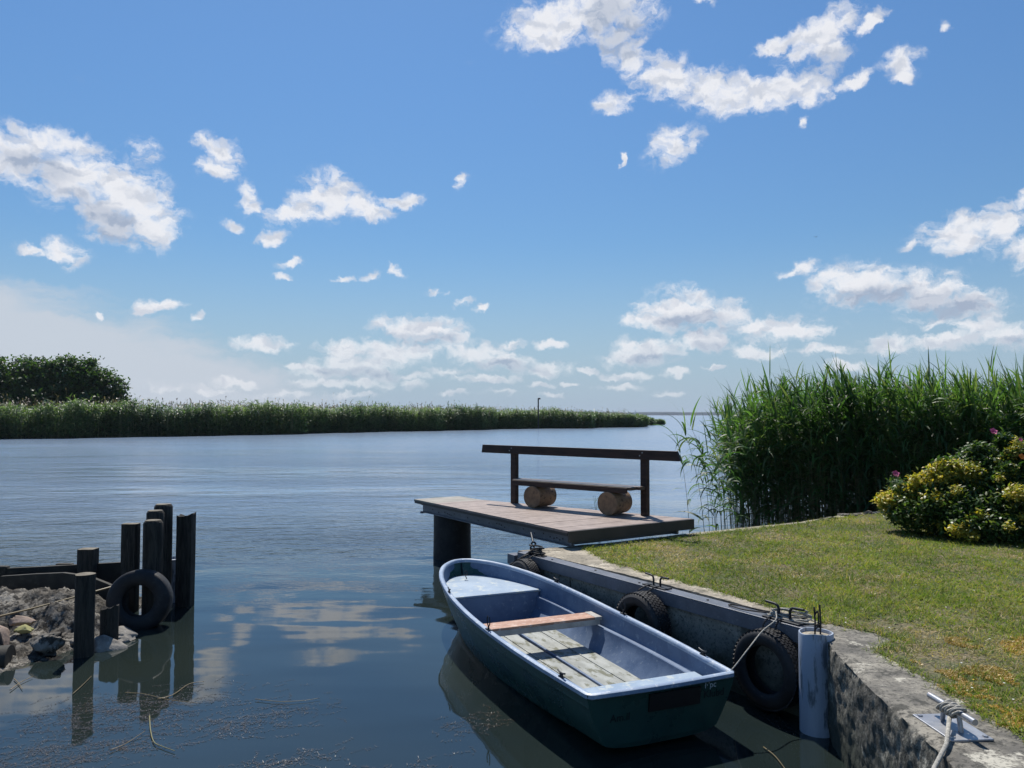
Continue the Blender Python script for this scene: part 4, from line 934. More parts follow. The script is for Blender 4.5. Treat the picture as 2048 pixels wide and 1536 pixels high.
# ------------------------------------------------------------------ lawn grass (masses of blades)
def fbm2(P, s, seed):
    out = np.zeros(len(P)); r = np.random.default_rng(seed)
    for k_ in range(4):
        g = r.random((64, 64)); q = P*s*(2**k_)+r.random(2)*64; i = np.floor(q).astype(int); f = q-i; f = f*f*(3-2*f)
        a = g[i[:, 0] % 64, i[:, 1] % 64]; b = g[(i[:, 0]+1) % 64, i[:, 1] % 64]; c = g[i[:, 0] % 64, (i[:, 1]+1) % 64]; d = g[(i[:, 0]+1) % 64, (i[:, 1]+1) % 64]
        out += ((a*(1-f[:, 0])+b*f[:, 0])*(1-f[:, 1])+(c*(1-f[:, 0])+d*f[:, 0])*f[:, 1])*.5**k_
    return out/1.875
def lawn():
    parts = []
    N = 430000; P = np.c_[rng.uniform(.8, 9.5, N), rng.uniform(2.6, 13., N)]
    keep = rng.random(N) < np.clip((6.2/P[:, 1])**1.6, .16, 1.); keep &= np.abs(P[:, 0]) < P[:, 1]*.70+.3; P = P[keep]
    # jagged edge: jitter polygon test
    Pj = P+rng.normal(0, .022, P.shape); P = P[inside(Pj, LAWN)]
    n1 = fbm2(P, .9, 1); n2 = fbm2(P, 2.6, 2); n3 = fbm2(P, 7., 3)
    bare = (n1*.6+n2*.4)
    near = np.clip((7.2-P[:, 1])/3, 0, 1)
    dens = np.clip(1.2-1.6*np.clip(bare-.45, 0, 1)*3.4*(.3+1.2*near), .10, 1)
    k_ = rng.random(len(P)) < dens; P, n1, n2, n3, near = P[k_], n1[k_], n2[k_], n3[k_], near[k_]
    dry = rng.random(len(P)) < np.clip((n2-.50)*3+.04+.48*near, 0, .88)
    hgt = (.014+.03*np.clip(n3-.3, 0, 1)*1.8+.012*(n1 > .5))*rng.uniform(.6, 1.4, len(P))
    wd = .0035+.0016*P[:, 1]/6
    for m, sel in ((0, ~dry), (1, dry)):
        Q = P[sel]; n = len(Q)
        v, f, _ = ribbons(np.c_[Q, np.full(n, LZ)], rng.uniform(0, 6.28, n), rng.uniform(.2, 1.25, n), hgt[sel]*1.8*(1 if m == 0 else .8), (wd*rng.uniform(.8, 1.5, len(P)))[sel], rng.uniform(.1, 1.4, n), 2, prof=lambda t: 1-.85*t, twist=rng.uniform(-.8, .8, n)); parts.append((v, f, m))
    # coarse weeds: small rosettes
    Nw = 2600; Q = np.c_[rng.uniform(.9, 7, Nw), rng.uniform(3.0, 11., Nw)]; Q = Q[inside(Q, LAWN)]; Q = Q[fbm2(Q, 1.3, 5) > .5]
    Q = np.repeat(Q, 7, 0); n = len(Q)
    v, f, _ = ribbons(np.c_[Q+rng.normal(0, .012, Q.shape), np.full(n, LZ+.004)], rng.uniform(0, 6.28, n), rng.uniform(.2, .8, n), rng.uniform(.03, .06, n), .012, rng.uniform(.2, .9, n), 3); parts.append((v, f, 0))
    # longer tufts leaning over the lawn edge
    E_ = np.array([p for p in LAWN if p[0] < 5.5 and p[1] > 2.5]); Q = E_[rng.integers(0, len(E_), 900)]; Q = np.repeat(Q+rng.normal(0, .03, Q.shape), 6, 0); n = len(Q)
    v, f, _ = ribbons(np.c_[Q+rng.normal(0, .012, Q.shape), np.full(n, LZ-.004)], rng.uniform(0, 6.28, n), rng.uniform(.4, 1.4, n), rng.uniform(.03, .085, n), .005, rng.uniform(.4, 1.6, n), 3, twist=rng.uniform(-.5, .5, n)); parts.append((v, f, 0))
    # yellow moss patches
    mp = [(2.75, 4.75, .28), (2.62, 4.25, .18), (2.56, 5.15, .12), (3.75, 5.35, .45), (4.1, 5.6, .3), (2.6, 3.6, .15), (2.72, 3.95, .14), (3.3, 3.9, .2), (3.0, 4.9, .22), (2.9, 4.3, .16), (3.5, 4.7, .2), (4.6, 5.9, .25), (3.2, 5.6, .14)]
    for cx, cy, r_ in mp:
        n = int(95000*r_*r_); a = rng.uniform(0, 6.28, n); rr_ = r_*np.sqrt(rng.random(n)); Q = np.c_[cx+rr_*np.cos(a)*.8, cy+rr_*np.sin(a)*.9]
        Q = Q[inside(Q+rng.normal(0, .02, Q.shape), LAWN)]; Q = Q[fbm2(Q, 5, 8) > .44]; n = len(Q)
        v, f, _ = ribbons(np.c_[Q, np.full(n, LZ)], rng.uniform(0, 6.28, n), rng.uniform(.2, 1.2, n), rng.uniform(.012, .028, n), .007, .6, 2, twist=rng.uniform(-.8, .8, n)); parts.append((v, f, 2))
    V, Fa, mi = join(parts)
    link('lawn_grass', mesh_np('lawn_grass', V, Fa, mi), [M['grassleaf'], M['drygrass'], M['moss']], label='short patchy lawn of green and dry grass on the quay', cat='grass', kind='stuff')
    # daisies and dandelions as specks
    Q = np.c_[rng.uniform(1, 8, 300), rng.uniform(3.5, 11.5, 300)]; Q = Q[inside(Q, LAWN)]; parts = []
    for m, sel in ((0, rng.random(len(Q)) < .75), ):
        for mm, S2 in ((0, Q[sel]), (1, Q[~sel])):
            n = len(S2); S2 = np.repeat(S2, 4, 0); n = len(S2)
            v, f, _ = ribbons(np.c_[S2, np.full(n, LZ+.035)], np.tile([0, 1.57, 3.14, 4.71], n//4), .25, .006, .007, .2, 1, prof=lambda t: 1+0*t); parts.append((v, f, mm))
    V, Fa, mi = join(parts)
    link('lawn_flowers', mesh_np('lawn_flowers', V, Fa, mi), [M['white'], M['yellow']], label='tiny white and yellow flowers scattered over the lawn', cat='flowers', kind='stuff')
lawn()

# ------------------------------------------------------------------ reeds
def reeds_right():
    parts = []; r = np.random.default_rng(21)
    # footprint polygon
    poly = [(4.5, 15.2), (6.0, 14.2), (8.5, 13.9), (14, 14.3), (15, 20), (9, 21), (6.4, 20), (4.9, 18.2)]
    P = np.c_[r.uniform(3.8, 15, 2900), r.uniform(13.8, 21, 2900)]; P = P[inside(P, poly)]
    # denser front
    extra = np.c_[r.uniform(4.5, 14, 2600), np.zeros(2600)]; fr = np.interp(extra[:, 0], [4.25, 6, 8.5, 14], [15.2, 14.2, 13.9, 14.3]); extra[:, 1] = fr+r.exponential(.6, 2600); P = np.r_[P, extra[:1000]]
    n = len(P); hh = np.interp(P[:, 0], [4, 4.6, 5.2, 6.5, 9, 12], [1.4, 2.0, 2.40, 2.58, 2.52, 2.5])*r.normal(1, .10, n)
    lean = np.interp(P[:, 0], [4.2, 5.2, 6.5], [.15, .09, .05]); az = np.where(r.random(n) < .7, np.pi+r.normal(0, .6, n), r.uniform(0, 6.28, n))
    P3 = np.c_[P, np.full(n, -.05)]
    # sparse outliers on the left
    s = np.array([(3.3, 13.4), (3.45, 12.9), (3.55, 13.6), (3.15, 13.9), (3.7, 14.2), (3.8, 13.5), (3.9, 14.6), (4.0, 14.3), (3.75, 14.9), (4.1, 14.9), (4.15, 15.3), (3.9, 15.2), (4.0, 13.9), (3.6, 13.1)])
    P3 = np.r_[P3, np.c_[s, np.full(len(s), -.05)]]; hh = np.r_[hh, r.uniform(1.3, 2.3, len(s))]; az = np.r_[az, np.pi+r.normal(0, .7, len(s))]; lean = np.r_[lean, r.uniform(.02, .2, len(s))]
    n = len(P3); w0 = np.full(n, .011)
    S = 6; el = np.pi/2-lean*.3; bend = lean*1.6+r.uniform(0, .12, n)
    # stems: remember points along them
    pts = [P3.copy()]; cur = P3.copy()
    for k_ in range(S):
        e = el-bend*((k_+.5)/S)**1.5; cur = cur+np.stack([np.cos(az)*np.cos(e), np.sin(az)*np.cos(e), np.sin(e)], 1)*(hh/S)[:, None]; pts.append(cur.copy())
    pts = np.array(pts)      # S+1,n,3
    for tw in (0., 1.57):
        side = np.stack([-np.sin(az+tw), np.cos(az+tw), np.zeros(n)], 1)
        V = np.zeros((n, S+1, 2, 3))
        for k_ in range(S+1): hw = (w0*(1-.6*k_/S)*.5)[:, None]; V[:, k_, 0] = pts[k_]-side*hw; V[:, k_, 1] = pts[k_]+side*hw
        b = (np.arange(n)*(S+1)*2)[:, None]+np.arange(S)[None]*2; parts.append((V.reshape(-1, 3), np.stack([b, b+1, b+3, b+2], -1).reshape(-1, 4), 0))
    # leaves
    K = 15; idx = np.repeat(np.arange(n), K); tt = np.clip(r.beta(2.2, 1.15, len(idx)), .12, .995)
    keep = r.random(len(idx)) < np.interp(hh[idx], [1, 2.5, 3.5], [.8, .9, 1]); idx, tt = idx[keep], tt[keep]
    q = tt*S; i0 = np.clip(q.astype(int), 0, S-1); f = (q-i0)[:, None]; B = pts[i0, idx]*(1-f)+pts[i0+1, idx]*f
    m = len(B); la = np.where(r.random(m) < .45, np.pi*1.0+r.normal(0, .9, m), r.uniform(0, 6.28, m))
    top = tt > .93
    v, fa, _ = ribbons(B, la, np.where(top, r.uniform(1.15, 1.5, m), r.uniform(.55, 1.3, m)), r.uniform(.30, .70, m), r.uniform(.022, .050, m), np.where(top, r.uniform(.3, 1.5, m), r.uniform(.9, 2.8, m)), 6, twist=r.uniform(-.7, .7, m)); parts.append((v, fa, 1))
    # upright tips
    tp = r.random(n) < .42; nt_ = tp.sum(); v, fa, _ = ribbons(pts[-1][tp]-np.array([0, 0, .05]), np.pi+r.normal(0, 1., nt_), r.uniform(1.0, 1.55, nt_), r.uniform(.3, .85, nt_), r.uniform(.016, .03, nt_), r.uniform(0, .5, nt_), 5); parts.append((v, fa, 1))
    # dead low leaves
    sel = r.random(n) < .35; Bd = pts[1][sel]; m = len(Bd); v, fa, _ = ribbons(Bd, r.uniform(0, 6.28, m), r.uniform(-.3, 1, m), r.uniform(.3, .6, m), .012, r.uniform(.5, 2, m), 4); parts.append((v, fa, 2))
    V, Fa, mi = join(parts)
    link('reed_bed', mesh_np('reed_bed', V, Fa, mi), [M['reedstem'], M['reed'], M['dryreed']], label='tall dark green reed bed at the water on the right behind the lawn', cat='reeds', kind='stuff')
reeds_right()
FAR = [(-130, 52), (-62, 68), (-49.1, 75), (-39.6, 80), (-30.2, 90), (-20, 103), (-13.2, 112), (-3, 124), (4.4, 133), (11.5, 134), (14, 139), (18, 144), (24.5, 146), (26, 160), (32, 178), (38.5, 199)]
FH = [3.4, 3.2, 3.05, 3.1, 3.1, 3.1, 3.1, 2.95, 2.8, 2.6, 2.5, 2.3, 2.0, 1.9, 1.3, .35]
def reeds_far():
    r = np.random.default_rng(5); A = np.array(FAR, float); L = np.r_[0, np.cumsum(np.hypot(*np.diff(A, axis=0).T))]
    parts = []
    n = 15000; s = r.uniform(60, L[-1]+1.5, n); bx_ = np.interp(s, L, A[:, 0]); by_ = np.interp(s, L, A[:, 1]); h = np.interp(s, L, FH)
    dep = r.exponential(2.2, n); dep *= np.clip(h/3, .3, 1); tx = np.interp(s+.5, L, A[:, 0])-bx_; ty = np.interp(s+.5, L, A[:, 1])-by_; l = np.hypot(tx, ty)+1e-6; nx, ny = -ty/l, tx/l
    jag = .8*np.sin(s*.21)+.6*np.sin(s*.53+1)+.35*np.sin(s*1.3)
    P = np.c_[bx_+nx*(dep+jag), by_+ny*(dep+jag), np.zeros(n)]
    hv = h*(1+.06*np.sin(s*.35)+.06*np.sin(s*.9+2)+.05*np.sin(s*2.3))*r.normal(1, .09, n)
    K = 14; idx = np.repeat(np.arange(n), K); tt = r.uniform(.06, 1, len(idx)); B = P[idx].copy(); B[:, 2] = hv[idx]*tt; B[:, :2] += r.normal(0, .12, (len(idx), 2)); m = len(B)
    v, f, _ = ribbons(B, r.uniform(0, 6.28, m), r.uniform(.3, 1.3, m), r.uniform(.35, .8, m), r.uniform(.07, .16, m), r.uniform(.5, 2.2, m), 2, twist=r.uniform(-.7, .7, m)); parts.append((v, f, 0))
    # stems
    sel = r.random(n) < .5; v, f, _ = ribbons(P[sel], r.uniform(0, 6.28, sel.sum()), 1.55, hv[sel], .03, .03, 1, prof=lambda t: 1+0*t); parts.append((v, f, 1))
    # plumes above the bed
    npl = 3200; s2 = r.uniform(75, L[-1]-45, npl); k_ = 3.5+r.exponential(4, npl); px = np.interp(s2, L, A[:, 0]); py = np.interp(s2, L, A[:, 1]); hh = np.interp(s2, L, FH)
    tx = np.interp(s2+.5, L, A[:, 0])-px; ty = np.interp(s2+.5, L, A[:, 1])-py; l = np.hypot(tx, ty)+1e-6
    Pp = np.c_[px-ty/l*k_, py+tx/l*k_, np.full(npl, .5)]; ht = hh*1.0+r.exponential(.26, npl)+.15-.5; az = r.uniform(0, 6.28, npl)
    v, f, tip = ribbons(Pp, az, 1.5, ht, .022, .08, 2, prof=lambda t: 1+0*t); parts.append((v, f, 2))
    v, f, _ = ribbons(tip-np.array([0, 0, .05]), az, r.uniform(.9, 1.5, npl), .30, .13, .8, 3); parts.append((v, f, 2))
    V, Fa, mi = join(parts)
    link('reed_bed', mesh_np('reed_bed', V, Fa, mi), [M['farreed'], M['reedstem'], M['plume']], label='long low reed belt across the water on the left and middle', cat='reeds', kind='stuff')
    # ground and dense interior of the belt
    V2 = []; Fs = []
    for i, ((x, y), h) in enumerate(zip(FAR, FH)):
        a = np.array(FAR[max(i-1, 0)]); b = np.array(FAR[min(i+1, len(FAR)-1)]); t = (b-a)/np.hypot(*(b-a)); nn = np.array([-t[1], t[0]]); sc = 1. if i < 13 else .35
        o1 = np.array((x, y))+nn*2.2*sc; o2 = np.array((x, y))+nn*(45 if i < 12 else 8)*sc
        V2 += [(*o1, -.2), (*o1, h*.70), (*o2, h*.72), (*o2, -.2)]
    for i in range(len(FAR)-1):
        for j in range(3): Fs.append((i*4+j, (i+1)*4+j, (i+1)*4+j+1, i*4+j+1))
    MB().add(V2, Fs).build('reed_island', M['reedmass'], kind='structure')
reeds_far()

# ------------------------------------------------------------------ trees behind the reeds
def tree(loc, H_, W_, blobs, n, label, seed, leaf=.5):
    r = np.random.default_rng(seed); e = empty('broadleaf_tree', loc, label=label, cat='tree', group='trees on the far left bank')
    parts = []; tot = sum(b[3]*b[4] for b in blobs)
    for bx_, by_, bz_, br, bh in blobs:
        m = int(n*br*bh/tot); 
        # clumps on the surface of each lobe
        kc = max(14, m//36); d = r.normal(size=(kc, 3)); d /= np.linalg.norm(d, axis=1)[:, None]; rad = r.uniform(.55, 1.05, kc)[:, None]
        c = d*rad*np.array([br, br*.8, bh])+np.array([bx_, by_, bz_]); cs = r.uniform(.35, .95, kc)
        i = r.integers(0, kc, m); P = c[i]+r.normal(size=(m, 3))*cs[i][:, None]*np.array([.75, .75, .45])
        v, f, _ = ribbons(P, r.uniform(0, 6.28, m), r.uniform(-.8, 1.2, m), leaf*r.uniform(.6, 1.3, m), leaf*.55, .6, 1, prof=lambda t: 1-.45*t, twist=r.uniform(-1, 1, m)); parts.append((v, f, 0))
    V, Fa, _ = join(parts); link('crown', mesh_np('crown', V, Fa), M['treeleaf'], e)
    mb = MB(); mb.tube(catmull([(0, 0, -1), (.1, 0, H_*.25), (-.1, .1, H_*.5), (.2, 0, H_*.75)], 4), [.45-.33*i/12 for i in range(13)], 10, cap=False)
    for i, b in enumerate(blobs): 
        a = Vector((0, 0, H_*(.2+.05*i))); q = Vector((b[0], b[1], b[2])); mb.tube([a, a.lerp(q, .5)+Vector((0, 0, .4)), q], [.2, .13, .05], 7, cap=False)
    mb.build('trunk', M['bark'], e)
# photo: three merged crowns, 0-60, 60-200, 180-270 px, up to y 715
tree((-77.5, 122, 0), 11.4, 6, [(-4.0, 0, 6.3, 3.0, 4.3), (-1.2, 0, 7.4, 3.8, 4.0), (2.0, 0, 6.9, 3.6, 4.0), (-2.5, -1, 4.0, 4.5, 2.6), (2, -1, 4.2, 4, 2.5)], 15000, 'left tree of the dark clump, its crown cut by the photo edge', 31)
tree((-70.5, 121, 0), 11.6, 6, [(-2.8, 0, 7.0, 3.4, 4.2), (.6, 0, 7.8, 3.4, 3.6), (3.6, 0, 7.1, 3.2, 4.1), (0, -1.5, 4.2, 5, 2.8)], 14000, 'middle tree of the dark clump with the highest crown', 32)
tree((-64.3, 121, 0), 9, 5, [(-1.6, 0, 7.0, 3.1, 3.8), (1.2, 0, 5.9, 2.8, 3.3), (2.9, 0, 4.4, 1.9, 2.2), (.3, -1.2, 3.8, 3.6, 2.6), (4.3, 0, 3.6, 1.1, 1.1)], 11000, 'right tree of the dark clump, sloping down to the reeds', 33)

# ------------------------------------------------------------------ shrubs on the right
def leafcloud(blobs, dens, size, r, up=.0):
    out = []
    for cx, cy, cz, rx, ry, rz in blobs:
        cx, cy, cz = cx*K, cy*K, KZ(cz)
        m = int(dens*(rx*ry+ry*rz+rx*rz)); d = r.normal(size=(m, 3)); d /= np.linalg.norm(d, axis=1)[:, None]
        rad = (1-np.abs(r.normal(0, .22, m)))[:, None]+r.normal(0, .04, m)[:, None]
        P = d*rad*np.array([rx, ry, rz])+np.array([cx, cy, cz]); P += r.normal(0, .02, P.shape); P = P[P[:, 2] > LZ+.01]; m = len(P)
        out.append(ribbons(P, r.uniform(0, 6.28, m), r.uniform(-.5, 1.2, m), size*r.uniform(.7, 1.35, m), size*.5, r.uniform(0, .9, m), 2, prof=lambda t: math.sin(math.pi*(.12+.83*t)), twist=r.uniform(-.7, .7, m))[:2])
    return join([(v, f, 0) for v, f in out])
def shrubs():
    r = np.random.default_rng(77)
    # front golden / variegated shrub
    o1 = Vector((5.9*K, 9.9*K, LZ)); e = empty('variegated_shrub', o1, label='low shrub with yellow and dark green leaves in front of the roses', cat='shrub')
    dark = [(5.35, 10.2, 1.05, .42, .35, .32), (5.75, 10.0, 1.05, .5, .42, .36), (6.25, 9.85, 1.05, .55, .45, .38), (6.8, 9.75, 1.05, .6, .5, .42), (5.7, 10.3, 1.3, .45, .35, .3), (6.3, 10.2, 1.35, .55, .4, .35), (6.0, 9.7, .92, .7, .4, .22), (5.2, 10.5, 1.05, .22, .25, .22)]
    yel = [(5.18, 10.45, 1.16, .24, .16, .09), (5.32, 10.35, 1.26, .20, .16, .09), (5.48, 10.3, 1.40, .22, .16, .10), (5.70, 10.25, 1.53, .24, .16, .11), (5.9, 10.2, 1.5, .16, .14, .08), (5.45, 10.05, 1.2, .16, .08, .05), (5.0, 10.6, 1.12, .1, .08, .05), (5.5, 9.62, .85, .16, .08, .05), (6.35, 9.40, 1.22, .16, .12, .08), (6.62, 9.30, 1.30, .22, .14, .12), (6.7, 9.25, .98, .28, .14, .09), (6.1, 9.55, 1.32, .12, .1, .06)]
    yel = [(a, b_-.06, c+.035, d*1.25, e_*1.2, f_*1.35) for a, b_, c, d, e_, f_ in yel]
    for i in range(34):
        q = dark[r.integers(0, len(dark))]; d = r.normal(size=3); d /= np.linalg.norm(d); d[2] = abs(d[2])*.9
        dark.append((q[0]+d[0]*q[3]*1.02, q[1]-abs(d[1])*q[4]*1.0, q[2]+d[2]*q[5]*1.0, r.uniform(.05, .12), .06, r.uniform(.05, .10)))
    for i in range(30):
        q = dark[r.integers(0, 8)]; d = r.normal(size=3); d /= np.linalg.norm(d)
        yel.append((q[0]+d[0]*q[3]*.95, q[1]-abs(d[1])*q[4]*1.0-.03, q[2]+d[2]*q[5]*.95, r.uniform(.04, .10), .05, r.uniform(.03, .06)))
    for i in range(34):
        q = yel[r.integers(0, 6)]; d = r.normal(size=3); d /= np.linalg.norm(d)
        yel.append((q[0]+d[0]*q[3]*1.1, q[1]-abs(d[1])*q[4]*.6, q[2]+d[2]*q[5]*1.1-.03, r.uniform(.03, .07), .04, r.uniform(.03, .05)))
    for nm, b, dn, sz, m in (('dark_leaves', dark, 7200, .062, 'shrubdark'), ('yellow_leaves', yel, 9500, .05, 'shrubyellow')):
        V, Fa, _ = leafcloud(b, dn, sz, r); link(nm, mesh_np(nm, V-np.array(o1), Fa), M[m], e)
    mb = MB()
    for i in range(26):
        a = Vector((5.93+random.uniform(-.3, .9), 10.4+random.uniform(-.1, .2), LZ)); b = a+Vector((random.uniform(-.6, .5), random.uniform(-.3, .3), random.uniform(.3, .6)))
        mb.tube([a-o1, (a.lerp(b, .5)+Vector((0, 0, .08)))-o1, b-o1], [.012, .009, .004], 5)
    mb.build('stems', M['bark'], e)
    # rose bush behind
    o2 = Vector((6.6*K, 10.6*K, LZ)); e = empty('rose_bush', o2, label='tall rose bush with pink and orange blooms at the right edge, behind the low shrub', cat='shrub')
    b = [(6.1, 10.5, 1.50, .40, .3, .28), (6.45, 10.4, 1.56, .4, .3, .34), (6.9, 10.3, 1.60, .45, .35, .38), (7.4, 10.3, 1.65, .5, .4, .4), (6.9, 10.4, 1.2, .8, .5, .5), (6.3, 10.6, 1.72, .22, .2, .18)]
    for i in range(26):
        q = b[r.integers(0, 5)]; d = r.normal(size=3); d /= np.linalg.norm(d)
        b.append((q[0]+d[0]*q[3], q[1]-abs(d[1])*q[4], q[2]+abs(d[2])*q[5]*1.1, r.uniform(.05, .12), .07, r.uniform(.05, .14)))
    V, Fa, _ = leafcloud(b, 8000, .065, r); link('leaves', mesh_np('leaves', V-np.array(o2), Fa), M['shrubdark'], e)
    y2 = [(6.38, 10.15, 1.66, .10, .08, .10), (6.46, 10.12, 1.80, .07, .07, .10), (6.53, 10.1, 1.93, .06, .06, .10), (6.05, 10.3, 1.62, .15, .1, .07), (6.2, 10.3, 1.66, .12, .1, .06)]
    V, Fa, _ = leafcloud(y2, 9000, .04, r); link('pale_leaves', mesh_np('pale_leaves', V-np.array(o2), Fa), M['shrubyellow'], e)
    mb = MB()
    for i in range(18):
        a = Vector((6.86+random.uniform(-.3, .6), 10.9+random.uniform(-.1, .2), LZ)); q = a+Vector((random.uniform(-.6, .6), random.uniform(-.3, .1), random.uniform(.7, 1.2)))
        mb.tube([a-o2, (a.lerp(q, .5)+Vector((0, 0, .1)))-o2, q-o2], [.012, .008, .004], 5)
    for q in ((6.341*K, 10.3*K, KZ(2.06)), (6.513*K, 10.0*K, KZ(1.74))): mb.tube([Vector((6.4*K, 10.35*K, 1.4))-o2, Vector(q)-o2], [.005, .004], 5)
    mb.build('stems', M['reedstem'], e)
    def bloom(p, s, m, par, org):
        mb = MB()
        for k_ in range(3):
            for j in range(5):
                a = 2*math.pi*(j+.5*k_)/5; r0 = s*(1-.28*k_); c = Vector((math.cos(a), math.sin(a), 0)); t = Vector((-c.y, c.x, 0)); z = Vector((0, 0, 1))
                mb.add([c*r0*.1, c*r0*.7-t*r0*.45+z*r0*.3, c*r0+z*r0*(.55+.2*k_), c*r0*.7+t*r0*.45+z*r0*.3], [(0, 1, 2, 3)])
        mb.xf(Matrix.Translation(Vector((p[0]*K, p[1]*K, KZ(p[2])))-org) @ Matrix.Rotation(.9, 4, 'X')); mb.build('bloom', m, par, fix=False)
    bloom((6.341, 10.3, 2.076), .055, M['pink'], e, o2); bloom((6.513, 10.0, 1.757), .05, M['orange'], e, o2)
    bloom((6.5, 10.0, 1.98), .03, M['pink'], e, o2)
    o3 = Vector((5.24*K, 10.75*K, LZ)); e = empty('pink_rose', o3, label='single pink rose on a thin stem above the left end of the yellow shrub', cat='flower')
    MB().tube(catmull([(.12, -.1, 0), (.05, 0, .4), (0, -.05, KZ(1.49)-LZ)], 4), .004, 5).build('stem', M['reedstem'], e); bloom((5.24, 10.7, 1.49), .055, M['pink'], e, o3)
    V, Fa, _ = leafcloud([(5.26, 10.72, 1.36, .10, .08, .10)], 9000, .045, r); link('leaves', mesh_np('leaves', V-np.array(o3), Fa), M['shrubdark'], e)
shrubs()

# ------------------------------------------------------------------ far small things
mb = MB(); mb.tube([(0, 0, -1), (0, 0, 5.1)], .11, 8); o = mb.build('navigation_pole', M['blacksteel'], label='thin dark pole with a small lamp standing in front of the far reed belt', cat='pole'); o.location = (4.43, 131.5, 0)
MB().box((.16, 0, 5.05), (.42, .2, .26)).build('lamp', M['blacksteel'], o, bev=.05)
sb = empty('sailing_boat', (238, 1500, 0), label='tiny white sailing boat far away on the horizon', cat='boat')
MB().add([(-.2, 0, 1.2), (-4.5, 0, 1.5), (-.2, 0, 12), (-.2, .05, 1.2)], [(0, 1, 2), (3, 2, 1)]).build('sail', M['white'], sb)
MB().add([(-5, -1.2, 0), (-5, 1.2, 0), (0, 1.6, 0), (6, 0, 0), (0, -1.6, 0), (-5, -1.4, 1), (-5, 1.4, 1), (0, 1.8, 1), (6.6, 0, 1.2), (0, -1.8, 1)], [(0, 1, 6, 5), (1, 2, 7, 6), (2, 3, 8, 7), (3, 4, 9, 8), (4, 0, 5, 9), (5, 6, 7, 8, 9)]).build('hull', M['white'], sb)
MB().tube([(0, 0, 0), (0, 0, 13)], .12, 6).build('mast', M['zinc'], sb)
def bird(p, s, rz, label):
    V = [(-.30, 0, 0), (-.12, .05, .0), (.22, .02, 0), (.38, 0, .0), (.22, -.02, 0), (-.12, -.05, 0), (-.05, .55, .16), (.02, .95, .05), (.12, .5, .16), (-.05, -.55, .22), (.02, -.95, .14), (.12, -.5, .22), (.05, 0, .06), (.05, 0, -.07)]
    Fs = [(0, 1, 12), (1, 2, 12), (2, 3, 12), (3, 4, 12), (4, 5, 12), (5, 0, 12), (1, 0, 13), (2, 1, 13), (3, 2, 13), (4, 3, 13), (5, 4, 13), (0, 5, 13), (1, 2, 8, 6), (6, 8, 7), (5, 4, 11, 9), (9, 11, 10)]
    mb = MB().add([(a*s, b*s, c*s) for a, b, c in V], Fs); o = mb.build('bird', M['blacksteel'], label=label, cat='bird', group='birds in the sky', fix=False); o.location = p; o.rotation_euler = (.2, 0, rz)
bird((31.4, 80, 20.7), .36, .5, 'dark bird gliding in the blue sky right of the middle')

# ------------------------------------------------------------------ floating weed and stalks
def weeds():
    r = np.random.default_rng(9); parts = []
    Ls = [((-2.4, 4.55), (1.1, .20), 330), ((-3.1, 6.1), (.9, .28), 420), ((-3.0, 5.4), (.6, .14), 150), ((-2.0, 5.95), (.5, .16), 130), ((-3.6, 5.2), (.8, .2), 130), ((-1.6, 5.2), (.4, .1), 60), ((-.25, 5.9), (.35, .12), 45), ((-1.0, 5.0), (.5, .1), 50)]
    for (cx, cy), (sx, sy), n in Ls:
        P = np.c_[r.normal(cx, sx*.5, n), r.normal(cy, sy, n)]; P[:, 1] += (P[:, 0]-cx)*.35
        az0 = r.normal(.35, .35, n)
        # each weed: a wavy filament with side leaflets lying on the water
        for i in range(n):
            k_ = r.integers(3, 7); a = az0[i]+r.normal(0, .25); pts = [P[i]]
            for j in range(k_): a += r.normal(0, .3); pts.append(pts[-1]+np.array([math.cos(a), math.sin(a)])*r.uniform(.015, .035))
            pts = np.array(pts); Q = np.repeat(pts, 3, 0); m = len(Q)
            v, f, _ = ribbons(np.c_[Q, np.full(m, .003)], r.uniform(0, 6.28, m), r.uniform(0, .35, m), r.uniform(.008, .026, m), .0035, .3, 1, prof=lambda t: 1-.6*t); parts.append((v, f, 0))
    V, Fa, _ = join(parts); link('floating_weed', mesh_np('floating_weed', V, Fa), M['weed'], label='fine brownish water weed floating at the lower left', cat='weed', kind='stuff')
weeds()
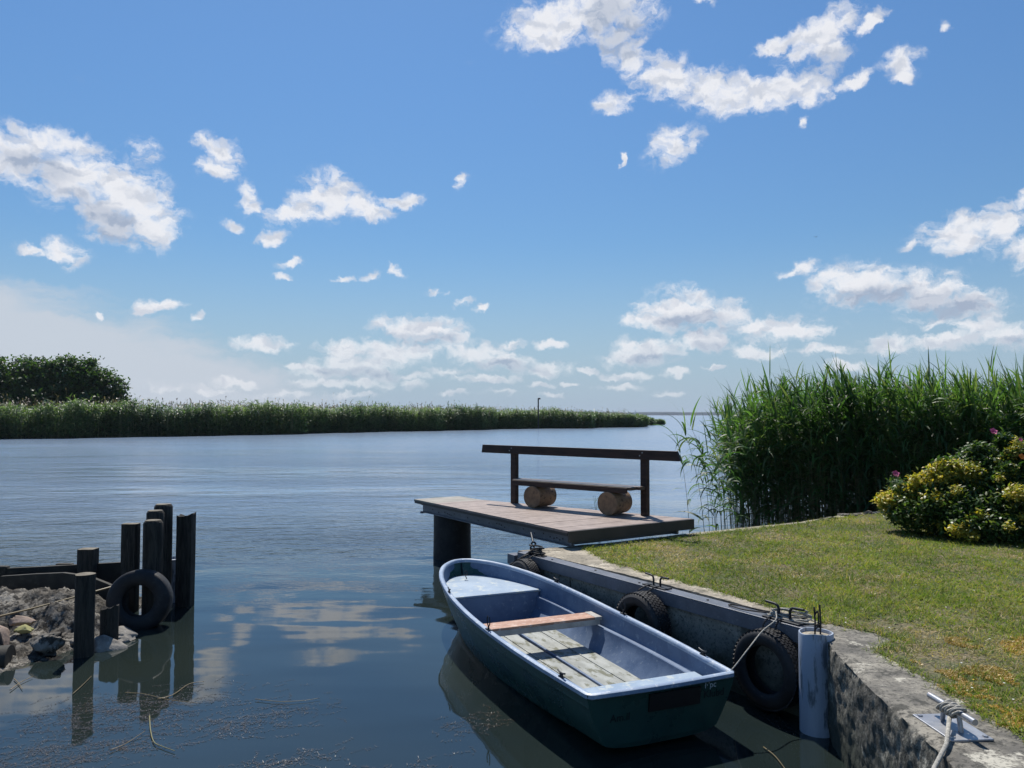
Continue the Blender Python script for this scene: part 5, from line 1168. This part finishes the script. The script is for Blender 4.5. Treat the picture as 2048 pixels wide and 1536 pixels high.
def stalk(pts, r_, m, label, leaf=None):
    mb = MB(); P = catmull([G(x, y, .012) for x, y in pts], 6); mb.tube(P, [r_*.7*(1-.5*i/len(P)) for i in range(len(P))], 6); mb.build('floating_stalk', m, smooth_=True, label=label, cat='stalk', group='stalks floating at the lower left')
stalk([(299, 1432), (301, 1460), (308, 1484), (325, 1493), (350, 1502)], .007, M['reedstem'], 'thick pale green bent reed stalk floating lowest at the left')
stalk([(315, 1398), (345, 1390), (378, 1368), (408, 1363)], .006, M['dryreed'], 'pale straw stalk floating below the middle posts')
stalk([(250, 1385), (290, 1388), (340, 1400), (400, 1406)], .004, M['dryreed'], 'long thin stalk floating under the post reflections')
stalk([(510, 1398), (560, 1403), (605, 1401), (640, 1396)], .004, M['dryreed'], 'thin stalk floating alone right of the weed')
stalk([(28, 1357), (36, 1365), (45, 1378)], .006, M['dryreed'], 'short brown stalk crossed over another at the left edge'); stalk([(20, 1380), (42, 1364), (65, 1353)], .006, M['dryreed'], 'brown stalk at the left edge pointing up to the right')
stalk([(220, 1500), (250, 1488), (290, 1462)], .004, M['dryreed'], 'faint straw stalk near the bottom edge on the left')
stalk([(1527, 1494), (1550, 1512), (1572, 1540)], .006, M['dryreed'], 'yellow reed stalk floating between the boat stern and the pipe')
stalk([(145, 1388), (165, 1370), (183, 1352)], .004, M['dryreed'], 'thin brown stalk across the reflection of the lone post')
print('verts', sum(len(o.data.vertices) for o in bpy.data.objects if o.type == 'MESH'))
# ------------------------------------------------------------------ haze over the lagoon
def haze():
    m = bpy.data.materials.new('haze'); m.use_nodes = True; nt = m.node_tree; nt.nodes.clear()
    v = nd(nt, 'ShaderNodeVolumePrincipled', ins={'Color': (.80, .88, 1., 1), 'Density': HAZE_D}); o = nd(nt, 'ShaderNodeOutputMaterial'); nt.links.new(v.outputs[0], o.inputs['Volume'])
    mb = MB().box((0, 4500, 14.), (19000, 9600, 34)); mb.build('haze', m, kind='stuff', label='thin summer haze lying over the water', cat='haze')
HAZE_D = 1.0e-4
haze()
